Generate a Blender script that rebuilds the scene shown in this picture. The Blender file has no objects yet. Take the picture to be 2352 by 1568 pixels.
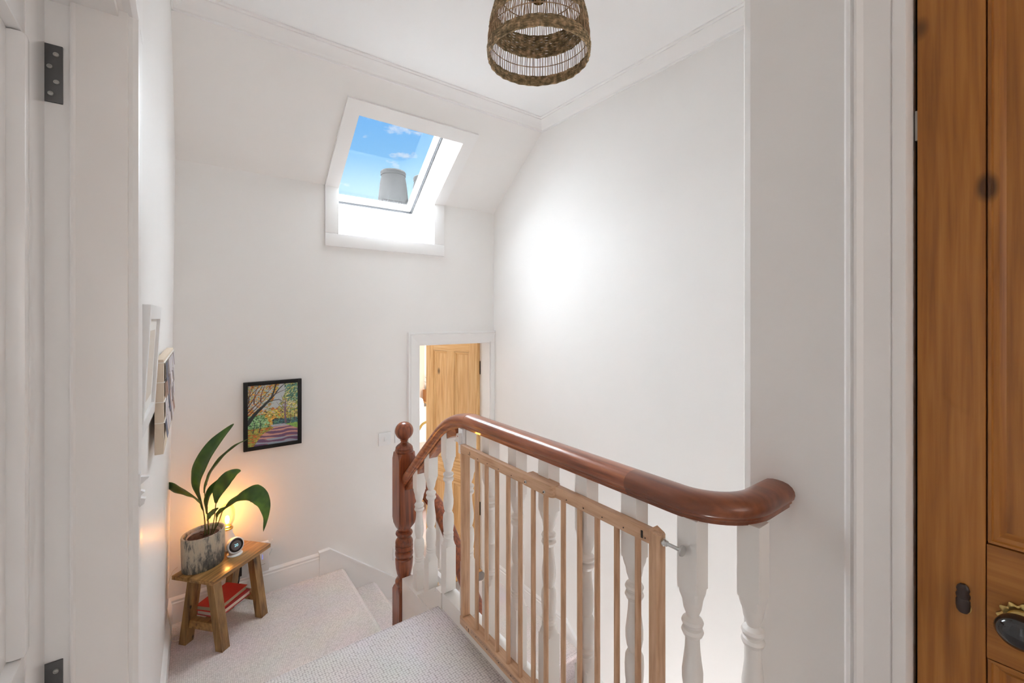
import bpy, bmesh, math, random
import numpy as np
from mathutils import Vector, Matrix
random.seed(7)
PI = math.pi
scn = bpy.context.scene
COL = scn.collection
H = 1.284            # eye height above the upper landing; geometry below is written relative to the eye

# ------------------------------------------------------------------ camera
YAW = math.atan(0.746)
cd = bpy.data.cameras.new('camera'); cam = bpy.data.objects.new('camera', cd); COL.objects.link(cam)
cd.sensor_fit = 'HORIZONTAL'; cd.sensor_width = 36.0
cd.lens = 36.0 * 1000.0 / 2352.0
cd.shift_y = -57.0 / 2352.0
cd.clip_start = 0.02
cam.location = (0, 0, 0); cam.rotation_euler = (PI / 2, 0, -YAW)
scn.camera = cam

# ------------------------------------------------------------------ view
vs = scn.view_settings
vs.view_transform = 'Standard'; vs.look = 'None'; vs.gamma = 1.0; vs.use_curve_mapping = False
vs.exposure = 0.0
scn.cycles.max_bounces = 10; scn.cycles.diffuse_bounces = 8; scn.cycles.caustics_reflective = False; scn.cycles.caustics_refractive = False      # white rooms: let the light bounce

# ------------------------------------------------------------------ world (blue sky with small clouds)
w = bpy.data.worlds.new('world'); scn.world = w; w.use_nodes = True
nt = w.node_tree; nt.nodes.clear()
N = nt.nodes.new; L = nt.links.new
tc = N('ShaderNodeTexCoord'); sep = N('ShaderNodeSeparateXYZ'); L(tc.outputs['Generated'], sep.inputs[0])
rp = N('ShaderNodeValToRGB'); L(sep.outputs['Z'], rp.inputs[0])
rp.color_ramp.elements[0].position = 0.0; rp.color_ramp.elements[0].color = (0.66, 0.86, 1.0, 1)
rp.color_ramp.elements[1].position = 0.75; rp.color_ramp.elements[1].color = (0.08, 0.27, 0.72, 1)
for _p, _c in ((0.22, (0.56, 0.81, 0.98)), (0.27, (0.44, 0.73, 0.97)), (0.33, (0.26, 0.58, 0.96)), (0.42, (0.19, 0.49, 0.94))):
    e = rp.color_ramp.elements.new(_p); e.color = (*_c, 1)
mp = N('ShaderNodeMapping'); mp.inputs['Scale'].default_value = (9, 9, 19); mp.inputs['Location'].default_value = (3.1, 1.2, 0.2)
L(tc.outputs['Generated'], mp.inputs[0])
nz = N('ShaderNodeTexNoise'); nz.inputs['Scale'].default_value = 1.0; nz.inputs['Detail'].default_value = 6; nz.inputs['Roughness'].default_value = 0.55
L(mp.outputs[0], nz.inputs['Vector'])
cr = N('ShaderNodeValToRGB'); L(nz.outputs['Fac'], cr.inputs[0])
cr.color_ramp.elements[0].position = 0.57; cr.color_ramp.elements[1].position = 0.68
mx = N('ShaderNodeMix'); mx.data_type = 'RGBA'; L(cr.outputs[0], mx.inputs['Factor'])
L(rp.outputs[0], mx.inputs['A']); mx.inputs['B'].default_value = (0.98, 0.97, 0.98, 1)
bg = N('ShaderNodeBackground'); L(mx.outputs['Result'], bg.inputs[0]); bg.inputs[1].default_value = 1.0
wo = N('ShaderNodeOutputWorld'); L(bg.outputs[0], wo.inputs[0])

def light(name, kind, loc, energy, color=(1, 1, 1), target=None, **kw):
    d = bpy.data.lights.new(name, kind); d.energy = energy; d.color = color
    for k, v in kw.items(): setattr(d, k, v)
    o = bpy.data.objects.new(name, d); COL.objects.link(o); o.location = loc
    if target is not None:
        o.rotation_euler = (Vector(target) - Vector(loc)).to_track_quat('-Z', 'Y').to_euler()
    return o
# hazy daylight falling through the rooflight
light('sun', 'SUN', (1.0, 5.5, 4.0), 98.0, (0.85, 0.935, 1.0), target=(1.0 - 0.05, 5.5 - 1.10, 4.0 - 1.20), angle=math.radians(158))
# bedroom window daylight, then two added fill lights with no window there
light('bedroom_window_daylight', 'AREA', (3.35, 4.4, -0.9), 48.0, (1.0, 0.97, 0.93), target=(1.0, 4.4, -1.2), shape='RECTANGLE', size=1.2, size_y=1.3)
light('stair_fill', 'AREA', (1.36, 0.62, -2.95), 34.0, (0.92, 0.97, 1.0), target=(1.0, 2.6, -0.4), shape='RECTANGLE', size=0.6, size_y=0.8)  # added fill from below the view, lifts ceiling and walls
light('hall_fill', 'AREA', (0.5, -2.4, 0.2), 10.0, (1.0, 0.96, 0.92), target=(0.6, 1.0, 0.0), shape='RECTANGLE', size=1.0, size_y=1.3)  # added fill behind the camera; the back wall has no window

# ------------------------------------------------------------------ materials
MAT = {}
def mat(name, color, rough=0.6, spec=0.5, metal=0.0, coat=0.0, emit=None, estr=0.0):
    m = bpy.data.materials.new(name); m.use_nodes = True
    b = m.node_tree.nodes['Principled BSDF']
    b.inputs['Base Color'].default_value = (*color, 1); b.inputs['Roughness'].default_value = rough
    b.inputs['Specular IOR Level'].default_value = spec; b.inputs['Metallic'].default_value = metal
    b.inputs['Coat Weight'].default_value = coat
    if emit: b.inputs['Emission Color'].default_value = (*emit, 1); b.inputs['Emission Strength'].default_value = estr
    MAT[name] = m
    return m, m.node_tree, b
def noise_paint(name, color, rough, bump=0.05, scale=40, var=0.03, spec=0.4):
    m, t, b = mat(name, color, rough, spec)
    tcn = t.nodes.new('ShaderNodeTexCoord')
    n2 = t.nodes.new('ShaderNodeTexNoise'); n2.inputs['Scale'].default_value = 6.0; n2.inputs['Detail'].default_value = 1; t.links.new(tcn.outputs['Object'], n2.inputs['Vector'])
    r = t.nodes.new('ShaderNodeValToRGB'); t.links.new(n2.outputs['Fac'], r.inputs[0])
    r.color_ramp.elements[0].color = (*[c * (1 - var) for c in color], 1); r.color_ramp.elements[1].color = (*[min(1, c * (1 + var)) for c in color], 1)
    t.links.new(r.outputs[0], b.inputs['Base Color'])
    return m
def wood(name, c_dark, c_mid, c_light, rough=0.4, scale=6.0, axis='Z', stretch=14.0, coat=0.0, bump=0.08, knots=False, obj='Object', fine=60):
    m, t, b = mat(name, c_mid, rough, 0.5, 0, coat)
    tcn = t.nodes.new('ShaderNodeTexCoord'); mpn = t.nodes.new('ShaderNodeMapping')
    sc = [stretch] * 3; sc['XYZ'.index(axis)] = 1.0
    mpn.inputs['Scale'].default_value = sc
    t.links.new(tcn.outputs[obj], mpn.inputs[0])
    n = t.nodes.new('ShaderNodeTexNoise'); n.inputs['Scale'].default_value = scale; n.inputs['Detail'].default_value = 5; n.inputs['Distortion'].default_value = 0.25
    t.links.new(mpn.outputs[0], n.inputs['Vector'])
    n2 = t.nodes.new('ShaderNodeTexNoise'); n2.inputs['Scale'].default_value = fine; n2.inputs['Detail'].default_value = 3
    mp2 = t.nodes.new('ShaderNodeMapping'); s2 = [1.0] * 3; s2['XYZ'.index(axis)] = 0.04; mp2.inputs['Scale'].default_value = s2
    t.links.new(tcn.outputs[obj], mp2.inputs[0]); t.links.new(mp2.outputs[0], n2.inputs['Vector'])
    ad = t.nodes.new('ShaderNodeMath'); ad.operation = 'MULTIPLY_ADD'; t.links.new(n2.outputs['Fac'], ad.inputs[0]); ad.inputs[1].default_value = 0.45
    t.links.new(n.outputs['Fac'], ad.inputs[2])
    r = t.nodes.new('ShaderNodeValToRGB'); t.links.new(ad.outputs[0], r.inputs[0])
    r.color_ramp.elements[0].position = 0.48; r.color_ramp.elements[0].color = (*c_dark, 1)
    r.color_ramp.elements[1].position = 0.95; r.color_ramp.elements[1].color = (*c_light, 1)
    e = r.color_ramp.elements.new(0.7); e.color = (*c_mid, 1)
    last = r.outputs[0]
    if knots:
        v = t.nodes.new('ShaderNodeTexVoronoi'); v.inputs['Scale'].default_value = knots
        mk = t.nodes.new('ShaderNodeMapping'); sk = [1.0] * 3; sk['XYZ'.index(axis)] = 0.55; mk.inputs['Scale'].default_value = sk
        t.links.new(tcn.outputs[obj], mk.inputs[0]); t.links.new(mk.outputs[0], v.inputs['Vector'])
        kr = t.nodes.new('ShaderNodeValToRGB'); t.links.new(v.outputs['Distance'], kr.inputs[0])
        kr.color_ramp.elements[0].position = 0.05; kr.color_ramp.elements[0].color = (1, 1, 1, 1)
        kr.color_ramp.elements[1].position = 0.10; kr.color_ramp.elements[1].color = (0, 0, 0, 1)
        mxk = t.nodes.new('ShaderNodeMix'); mxk.data_type = 'RGBA'; t.links.new(kr.outputs[0], mxk.inputs['Factor'])
        t.links.new(last, mxk.inputs['A']); mxk.inputs['B'].default_value = (*[c * 0.35 for c in c_dark], 1)
        last = mxk.outputs['Result']
    t.links.new(last, b.inputs['Base Color'])
    bp = t.nodes.new('ShaderNodeBump'); bp.inputs['Strength'].default_value = bump; bp.inputs['Distance'].default_value = 0.002
    t.links.new(ad.outputs[0], bp.inputs['Height']); t.links.new(bp.outputs[0], b.inputs['Normal'])
    return m
def carpet(name, base, dark, loop, rnd):
    m, t, b = mat(name, base, 0.95, 0.1)
    tcn = t.nodes.new('ShaderNodeTexCoord'); v = t.nodes.new('ShaderNodeTexVoronoi'); v.inputs['Scale'].default_value = 1.0 / loop; v.inputs['Randomness'].default_value = rnd
    t.links.new(tcn.outputs['Object'], v.inputs['Vector'])
    r = t.nodes.new('ShaderNodeValToRGB'); t.links.new(v.outputs['Distance'], r.inputs[0])
    r.color_ramp.elements[0].position = 0.35; r.color_ramp.elements[0].color = (*base, 1)
    r.color_ramp.elements[1].position = 0.78; r.color_ramp.elements[1].color = (*dark, 1)
    n = t.nodes.new('ShaderNodeTexNoise'); n.inputs['Scale'].default_value = 5; n.inputs['Detail'].default_value = 6; t.links.new(tcn.outputs['Object'], n.inputs['Vector'])
    mxn = t.nodes.new('ShaderNodeMix'); mxn.data_type = 'RGBA'; mxn.blend_type = 'MULTIPLY'; mxn.inputs['Factor'].default_value = 0.18
    t.links.new(r.outputs[0], mxn.inputs['A']); t.links.new(n.outputs['Color'], mxn.inputs['B'])
    t.links.new(mxn.outputs['Result'], b.inputs['Base Color'])
    bp = t.nodes.new('ShaderNodeBump'); bp.inputs['Strength'].default_value = 0.6; bp.inputs['Distance'].default_value = 0.004; bp.invert = True
    t.links.new(v.outputs['Distance'], bp.inputs['Height']); t.links.new(bp.outputs[0], b.inputs['Normal'])
    return m
noise_paint('wall_paint', (0.88, 0.862, 0.842), 0.75, 0.04, 60, 0.012)
noise_paint('ceiling_paint', (0.91, 0.91, 0.908), 0.8, 0.03, 60, 0.01)
noise_paint('wall_satin', (0.875, 0.861, 0.848), 0.42, 0.04, 60, 0.012, 0.5)
noise_paint('door_gloss', (0.89, 0.885, 0.88), 0.20, 0.05, 45, 0.01, 0.5)
noise_paint('gloss_white', (0.89, 0.88, 0.87), 0.32, 0.05, 45, 0.01)
noise_paint('baluster_white', (0.87, 0.845, 0.81), 0.35, 0.04, 60, 0.01)
noise_paint('eggshell_white', (0.88, 0.855, 0.835), 0.28, 0.05, 45, 0.01)
carpet('carpet_upper', (0.74, 0.695, 0.685), (0.33, 0.295, 0.285), 0.0095, 0.3)
carpet('carpet_stairs', (0.92, 0.84, 0.815), (0.64, 0.57, 0.545), 0.0072, 0.3)
wood('mahogany', (0.12, 0.028, 0.010), (0.255, 0.068, 0.023), (0.40, 0.13, 0.05), 0.30, 5, 'Y', 16, 0.25, 0.05)
wood('mahogany_dark', (0.11, 0.026, 0.009), (0.17, 0.045, 0.016), (0.25, 0.075, 0.028), 0.32, 5, 'Y', 5, 0.25, 0.03)
wood('mahogany_upright', (0.085, 0.017, 0.006), (0.19, 0.042, 0.013), (0.32, 0.085, 0.026), 0.28, 5, 'Z', 16, 0.25, 0.05)
wood('beech', (0.44, 0.25, 0.14), (0.56, 0.34, 0.20), (0.64, 0.41, 0.26), 0.42, 10, 'Z', 12, 0.0, 0.03)
wood('beech_rail', (0.44, 0.25, 0.14), (0.57, 0.35, 0.21), (0.65, 0.42, 0.27), 0.42, 10, 'Y', 12, 0.0, 0.03)
wood('pine', (0.56, 0.29, 0.10), (0.72, 0.43, 0.18), (0.80, 0.54, 0.26), 0.45, 4, 'Z', 22, 0.0, 0.03, knots=4.5)
wood('pine_flat', (0.56, 0.29, 0.10), (0.72, 0.43, 0.18), (0.80, 0.54, 0.26), 0.45, 4, 'X', 22, 0.0, 0.03, knots=4.5)
wood('pine_old', (0.23, 0.075, 0.009), (0.335, 0.118, 0.015), (0.41, 0.165, 0.028), 0.42, 4, 'Z', 26, 0.0, 0.03, knots=5.5)
wood('pine_old_flat', (0.23, 0.075, 0.009), (0.335, 0.118, 0.015), (0.41, 0.165, 0.028), 0.42, 4, 'X', 26, 0.0, 0.03, knots=5.5)
wood('rustic', (0.06, 0.028, 0.008), (0.24, 0.125, 0.040), (0.40, 0.235, 0.085), 0.40, 5, 'Z', 7, 0.1, 0.15, knots=14)
wood('rustic_top', (0.10, 0.045, 0.012), (0.32, 0.165, 0.05), (0.47, 0.275, 0.10), 0.34, 6, 'X', 9, 0.15, 0.12, knots=12)
mat('steel', (0.62, 0.63, 0.62), 0.28, 0.5, 1.0)
mat('iron_dark', (0.035, 0.032, 0.03), 0.5, 0.5, 0.6)
mat('iron_grey', (0.10, 0.10, 0.10), 0.5, 0.5, 0.4)
mat('screw_grey', (0.45, 0.44, 0.42), 0.4, 0.5, 0.8)
mat('brass', (0.50, 0.36, 0.13), 0.3, 0.5, 1.0)
mat('black_gloss', (0.006, 0.006, 0.007), 0.12, 0.5, 0.0, 0.5)
mat('dark_knob', (0.035, 0.02, 0.016), 0.35)
mat('black_frame', (0.008, 0.008, 0.008), 0.45, 0.3)
mat('plastic_white', (0.82, 0.82, 0.82), 0.3)
mat('plastic_clear', (0.80, 0.80, 0.78), 0.2)
mat('black_rubber', (0.01, 0.01, 0.01), 0.5)
mat('cord_white', (0.75, 0.68, 0.58), 0.5)
mat('red_cloth', (0.60, 0.025, 0.012), 0.55)
mat('paper_edge', (0.42, 0.34, 0.22), 0.9)
mat('paper_pale', (0.72, 0.62, 0.52), 0.85)
mat('red_print', (0.45, 0.05, 0.05), 0.6)
mat('mount_board', (0.78, 0.755, 0.72), 0.9)
mat('print_plain', (0.62, 0.55, 0.48), 0.9)
mat('linen', (0.66, 0.55, 0.43), 0.95)
mat('string_white', (0.85, 0.83, 0.80), 0.8)
mat('soil', (0.075, 0.032, 0.018), 0.95)
mat('liner', (0.60, 0.48, 0.40), 0.6)
mat('pot_dark', (0.03, 0.022, 0.02), 0.9)
mat('led_blue', (0.05, 0.10, 0.9), 0.4, emit=(0.10, 0.22, 1.0), estr=1.6)
mat('screen_ring', (0.12, 0.10, 0.10), 0.25)
mat('screen_digit', (0.3, 0.6, 0.7), 0.4, emit=(0.45, 0.85, 0.95), estr=1.0)
mat('screen_black', (0.02, 0.012, 0.01), 0.15)
mat('grey_print', (0.20, 0.18, 0.17), 0.8)
mat('bed_white', (0.86, 0.85, 0.83), 0.9)
mat('peach_wall', (0.80, 0.66, 0.54), 0.9)
mat('leaf_small', (0.05, 0.14, 0.02), 0.6)
mat('terracotta', (0.50, 0.22, 0.08), 0.8)
mat('photo_a', (0.16, 0.12, 0.12), 0.5); mat('photo_b', (0.55, 0.50, 0.52), 0.5); mat('photo_c', (0.34, 0.20, 0.15), 0.5); mat('photo_d', (0.07, 0.08, 0.13), 0.5)
mat('filament', (0.9, 0.3, 0.05), 0.5, emit=(1.0, 0.36, 0.06), estr=0.7)
mat('lamp_glow', (1, 0.7, 0.3), 0.5, emit=(1.0, 0.62, 0.22), estr=60.0)
mat('net_white', (0.06, 0.06, 0.06), 0.9, 0.0)  # net coloured far below white, against the same strong sun
mat('shade_line_grey', (0.07, 0.07, 0.072), 0.9, 0.1)
mat('slate', (0.025, 0.027, 0.03), 0.7)
mat('gap_shade', (0.01, 0.008, 0.006), 0.9)

def glassmat(name, tint=(1, 1, 1), gloss=1.0):
    m = bpy.data.materials.new(name); m.use_nodes = True; t = m.node_tree; t.nodes.clear()
    o = t.nodes.new('ShaderNodeOutputMaterial'); mixn = t.nodes.new('ShaderNodeMixShader'); tr = t.nodes.new('ShaderNodeBsdfTransparent'); gl = t.nodes.new('ShaderNodeBsdfGlossy')
    fr = t.nodes.new('ShaderNodeFresnel'); fr.inputs[0].default_value = 1.45
    mu = t.nodes.new('ShaderNodeMath'); mu.operation = 'MULTIPLY'; mu.inputs[1].default_value = gloss; t.links.new(fr.outputs[0], mu.inputs[0])
    tr.inputs[0].default_value = (*tint, 1); gl.inputs['Roughness'].default_value = 0.03
    t.links.new(mu.outputs[0], mixn.inputs[0]); t.links.new(tr.outputs[0], mixn.inputs[1]); t.links.new(gl.outputs[0], mixn.inputs[2]); t.links.new(mixn.outputs[0], o.inputs[0])
    MAT[name] = m
glassmat('glass_pane', (1, 1, 1), 0.35); glassmat('glass_bulb', (1.0, 0.95, 0.85), 0.35); glassmat('glass_clear', (0.95, 0.93, 0.9), 1.0)

def seagrass(name, c0, c1, c2):
    m, t, b = mat(name, c1, 0.8)
    tcn = t.nodes.new('ShaderNodeTexCoord'); n = t.nodes.new('ShaderNodeTexNoise'); n.inputs['Scale'].default_value = 70; n.inputs['Detail'].default_value = 3
    t.links.new(tcn.outputs['Object'], n.inputs['Vector'])
    r = t.nodes.new('ShaderNodeValToRGB'); t.links.new(n.outputs['Fac'], r.inputs[0])
    r.color_ramp.elements[0].position = 0.35; r.color_ramp.elements[0].color = (*c0, 1)
    r.color_ramp.elements[1].position = 0.68; r.color_ramp.elements[1].color = (*c2, 1)
    e = r.color_ramp.elements.new(0.52); e.color = (*c1, 1)
    t.links.new(r.outputs[0], b.inputs['Base Color'])
seagrass('seagrass', (0.14, 0.10, 0.05), (0.29, 0.205, 0.105), (0.55, 0.37, 0.21))
seagrass('cane', (0.20, 0.12, 0.06), (0.32, 0.20, 0.11), (0.45, 0.30, 0.17))

def leafmat():
    m, t, b = mat('leaf', (0.05, 0.13, 0.03), 0.38, 0.5)
    at = t.nodes.new('ShaderNodeAttribute'); at.attribute_name = 'lw'
    n = t.nodes.new('ShaderNodeTexNoise'); n.inputs['Scale'].default_value = 14
    tcn = t.nodes.new('ShaderNodeTexCoord'); t.links.new(tcn.outputs['Object'], n.inputs['Vector'])
    wv = t.nodes.new('ShaderNodeMath'); wv.operation = 'SINE'
    mu = t.nodes.new('ShaderNodeMath'); mu.operation = 'MULTIPLY'; mu.inputs[1].default_value = 55.0
    t.links.new(at.outputs['Fac'], mu.inputs[0]); t.links.new(mu.outputs[0], wv.inputs[0])
    ma = t.nodes.new('ShaderNodeMath'); ma.operation = 'MULTIPLY_ADD'; ma.inputs[1].default_value = 0.06
    t.links.new(wv.outputs[0], ma.inputs[0]); t.links.new(n.outputs['Fac'], ma.inputs[2])
    r = t.nodes.new('ShaderNodeValToRGB'); t.links.new(ma.outputs[0], r.inputs[0])
    r.color_ramp.elements[0].position = 0.3; r.color_ramp.elements[0].color = (0.016, 0.052, 0.012, 1)
    r.color_ramp.elements[1].position = 0.72; r.color_ramp.elements[1].color = (0.15, 0.27, 0.035, 1)
    e = r.color_ramp.elements.new(0.52); e.color = (0.05, 0.125, 0.024, 1)
    t.links.new(r.outputs[0], b.inputs['Base Color'])
    tl = t.nodes.new('ShaderNodeBsdfTranslucent'); tl.inputs[0].default_value = (0.22, 0.30, 0.03, 1)
    mixn = t.nodes.new('ShaderNodeMixShader'); mixn.inputs[0].default_value = 0.22
    out = t.nodes['Material Output']
    t.links.new(b.outputs[0], mixn.inputs[1]); t.links.new(tl.outputs[0], mixn.inputs[2]); t.links.new(mixn.outputs[0], out.inputs[0])
leafmat()
mat('stalk', (0.06, 0.075, 0.015), 0.5)
def potmat():
    m, t, b = mat('pot_stone', (0.45, 0.40, 0.33), 0.7)
    tcn = t.nodes.new('ShaderNodeTexCoord'); mpn = t.nodes.new('ShaderNodeMapping'); mpn.inputs['Scale'].default_value = (30, 30, 9); t.links.new(tcn.outputs['Object'], mpn.inputs[0])
    n = t.nodes.new('ShaderNodeTexNoise'); n.inputs['Scale'].default_value = 1.0; n.inputs['Detail'].default_value = 9; n.inputs['Roughness'].default_value = 0.72; t.links.new(mpn.outputs[0], n.inputs['Vector'])
    sp = t.nodes.new('ShaderNodeSeparateXYZ'); t.links.new(tcn.outputs['Object'], sp.inputs[0])
    mr = t.nodes.new('ShaderNodeMapRange'); mr.inputs['From Min'].default_value = 0.10; mr.inputs['From Max'].default_value = 0.02; mr.inputs['To Min'].default_value = 0.0; mr.inputs['To Max'].default_value = 0.12
    t.links.new(sp.outputs['Z'], mr.inputs['Value'])
    ad = t.nodes.new('ShaderNodeMath'); t.links.new(n.outputs['Fac'], ad.inputs[0]); t.links.new(mr.outputs[0], ad.inputs[1])
    r = t.nodes.new('ShaderNodeValToRGB'); t.links.new(ad.outputs[0], r.inputs[0])
    r.color_ramp.elements[0].position = 0.42; r.color_ramp.elements[0].color = (0.50, 0.42, 0.31, 1)
    r.color_ramp.elements[1].position = 0.72; r.color_ramp.elements[1].color = (0.04, 0.05, 0.05, 1)
    e = r.color_ramp.elements.new(0.52); e.color = (0.42, 0.37, 0.29, 1)
    e = r.color_ramp.elements.new(0.60); e.color = (0.13, 0.13, 0.12, 1)
    t.links.new(r.outputs[0], b.inputs['Base Color'])
potmat()
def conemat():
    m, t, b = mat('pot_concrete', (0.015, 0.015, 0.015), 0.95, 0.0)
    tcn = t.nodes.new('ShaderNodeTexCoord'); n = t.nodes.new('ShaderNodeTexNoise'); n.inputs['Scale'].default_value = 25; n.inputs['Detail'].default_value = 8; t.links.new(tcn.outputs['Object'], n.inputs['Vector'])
    r = t.nodes.new('ShaderNodeValToRGB'); t.links.new(n.outputs['Fac'], r.inputs[0]); r.color_ramp.elements[0].color = (0.016, 0.0148, 0.0138, 1); r.color_ramp.elements[1].color = (0.050, 0.0465, 0.044, 1)  # pots coloured near black to offset the strong sun and read grey
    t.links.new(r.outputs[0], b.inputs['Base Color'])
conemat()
def colmat(name, rough=0.6):
    m, t, b = mat(name, (1, 1, 1), rough)
    a = t.nodes.new('ShaderNodeVertexColor'); a.layer_name = 'Col'; t.links.new(a.outputs[0], b.inputs['Base Color'])
colmat('painting_print', 0.5)

# ------------------------------------------------------------------ mesh helpers
class MB:
    def __init__(s): s.v = []; s.f = []
    def add(s, vs, fs):
        o = len(s.v); s.v += [Vector(p) for p in vs]; s.f += [[i + o for i in f] for f in fs]; return s
    def box(s, x0, x1, y0, y1, z0, z1, bev=0.0):
        bm = bmesh.new(); bmesh.ops.create_cube(bm, size=1.0)
        for v in bm.verts:
            v.co = Vector(((x0 + x1) / 2 + v.co.x * (x1 - x0), (y0 + y1) / 2 + v.co.y * (y1 - y0), (z0 + z1) / 2 + v.co.z * (z1 - z0)))
        if bev > 0:
            bmesh.ops.bevel(bm, geom=bm.edges[:], offset=bev, segments=2, affect='EDGES', profile=0.6)
        s.frombm(bm); return s
    def frombm(s, bm):
        bm.verts.index_update(); s.add([v.co.copy() for v in bm.verts], [[v.index for v in f.verts] for f in bm.faces]); bm.free(); return s
    def prism(s, poly, vec):          # planar polygon extruded by vec
        n = len(poly); a = [Vector(p) for p in poly]; b = [p + Vector(vec) for p in a]
        fs = [list(range(n))[::-1], [i + n for i in range(n)]] + [[i, (i + 1) % n, (i + 1) % n + n, i + n] for i in range(n)]
        return s.add(a + b, fs)
    def loft(s, rings, closed=True, caps=True):
        n = len(rings[0]); vs_ = [p for r in rings for p in r]; fs = []
        for k in range(len(rings) - 1):
            for i in range(n if closed else n - 1):
                j = (i + 1) % n; fs.append([k * n + i, k * n + j, (k + 1) * n + j, (k + 1) * n + i])
        if caps and closed:
            fs.append(list(range(n))[::-1]); fs.append([(len(rings) - 1) * n + i for i in range(n)])
        return s.add(vs_, fs)
    def lathe(s, prof, c, n=24, caps=True, sx=1.0, sy=1.0, rot=0.0):
        rings = []
        for r, z in prof:
            ring = []
            for k in range(n):
                a = 2 * PI * k / n; x, y = r * sx * math.cos(a), r * sy * math.sin(a)
                ring.append(Vector((c[0] + x * math.cos(rot) - y * math.sin(rot), c[1] + x * math.sin(rot) + y * math.cos(rot), z)))
            rings.append(ring)
        return s.loft(rings, True, caps)
    def tube(s, pts, r, n=8, caps=True, closed=False):
        pts = [Vector(p) for p in pts]; m = len(pts); rings = []
        up = Vector((0, 0, 1)); prev = None
        for i, p in enumerate(pts):
            if closed: t = (pts[(i + 1) % m] - pts[i - 1]).normalized()
            else: t = (pts[min(i + 1, m - 1)] - pts[max(i - 1, 0)]).normalized()
            if prev is None:
                a = t.cross(up) if abs(t.dot(up)) < 0.95 else t.cross(Vector((1, 0, 0)))
            else: a = prev - t * prev.dot(t)
            a.normalize(); prev = a; b = t.cross(a)
            rr = r[i] if isinstance(r, (list, tuple)) else r
            rings.append([p + a * rr * math.cos(2 * PI * k / n) + b * rr * math.sin(2 * PI * k / n) for k in range(n)])
        if closed: rings.append(rings[0]); return s.loft(rings, True, False)
        return s.loft(rings, True, caps)
    def sweep(s, prof, pts, side, caps=True):   # prof (a,b): a along side vector, b along local up
        pts = [Vector(p) for p in pts]; m = len(pts); rings = []
        for i, p in enumerate(pts):
            t = (pts[min(i + 1, m - 1)] - pts[max(i - 1, 0)]).normalized()
            sd = side(i, t) if callable(side) else Vector(side)
            sd = (sd - t * sd.dot(t)).normalized(); up = sd.cross(t)
            if up.z < 0: up = -up
            rings.append([p + sd * a + up * b for a, b in prof])
        return s.loft(rings, True, caps)
def smooth_by_angle(me, ang=0.6):
    me.shade_smooth()
    bm = bmesh.new(); bm.from_mesh(me)
    for e in bm.edges:
        e.smooth = not (len(e.link_faces) == 2 and e.calc_face_angle(0) > ang)
    bm.to_mesh(me); bm.free()
def root_of(o):
    while o.parent: o = o.parent
    return o
def obj(name, mb, m, parent=None, smooth=True, base=None, recalc=True):
    vs_ = mb.v
    if parent is not None: org = Vector(root_of(parent)['_org'])
    else:
        if base is None:
            xs = [v.x for v in vs_]; ys = [v.y for v in vs_]; zs = [v.z for v in vs_]
            base = ((min(xs) + max(xs)) / 2, (min(ys) + max(ys)) / 2, min(zs))
        org = Vector(base)
    me = bpy.data.meshes.new(name); me.from_pydata([tuple(v - org) for v in vs_], [], mb.f)
    if recalc:
        bm = bmesh.new(); bm.from_mesh(me); bmesh.ops.recalc_face_normals(bm, faces=bm.faces[:]); bm.to_mesh(me); bm.free()
    me.materials.append(MAT[m] if isinstance(m, str) else m)
    if smooth: smooth_by_angle(me)
    me.update()
    o = bpy.data.objects.new(name, me); COL.objects.link(o)
    if parent is None: o.location = org; o['_org'] = tuple(org)
    else: o.parent = parent
    return o
def tag(o, label, cat=None, group=None, kind=None):
    if label: o['label'] = label
    if cat: o['category'] = cat
    if group: o['group'] = group
    if kind: o['kind'] = kind
    return o
def thing(name, loc, label, cat, group=None, kind=None):
    o = bpy.data.objects.new(name, None); COL.objects.link(o); o.location = loc; o['_org'] = tuple(loc); o.empty_display_size = 0.05
    return tag(o, label, cat, group, kind)
def struct(name, mb, m, label=None, cat=None, smooth=False, base=None):
    return tag(obj(name, mb, m, None, smooth, base), label, cat, None, 'structure')

def panel(mb, o, u, v, n, us, vss, holes, th):
    """rectangular sheet with rectangular holes and thickness th along n"""
    o, u, v, n = map(Vector, (o, u, v, n))
    def inhole(a, b): return any(h[0] <= a <= h[1] and h[2] <= b <= h[3] for h in holes)
    cells = {}
    for i in range(len(us) - 1):
        for j in range(len(vss) - 1):
            if not inhole((us[i] + us[i + 1]) / 2, (vss[j] + vss[j + 1]) / 2): cells[(i, j)] = 1
    P = lambda i, j, k: o + u * us[i] + v * vss[j] + n * (th * k)
    for (i, j) in cells:
        for k in (0, 1): mb.add([P(i, j, k), P(i + 1, j, k), P(i + 1, j + 1, k), P(i, j + 1, k)], [[0, 1, 2, 3]] if k else [[3, 2, 1, 0]])
        for di, dj, a, b in ((-1, 0, (i, j), (i, j + 1)), (1, 0, (i + 1, j), (i + 1, j + 1)), (0, -1, (i, j), (i + 1, j)), (0, 1, (i, j + 1), (i + 1, j + 1))):
            if (i + di, j + dj) not in cells:
                mb.add([P(*a, 0), P(*b, 0), P(*b, 1), P(*a, 1)], [[0, 1, 2, 3]])
def weld(o):
    bm = bmesh.new(); bm.from_mesh(o.data); bmesh.ops.remove_doubles(bm, verts=bm.verts[:], dist=1e-5); bmesh.ops.recalc_face_normals(bm, faces=bm.faces[:]); bm.to_mesh(o.data); bm.free(); return o

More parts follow.
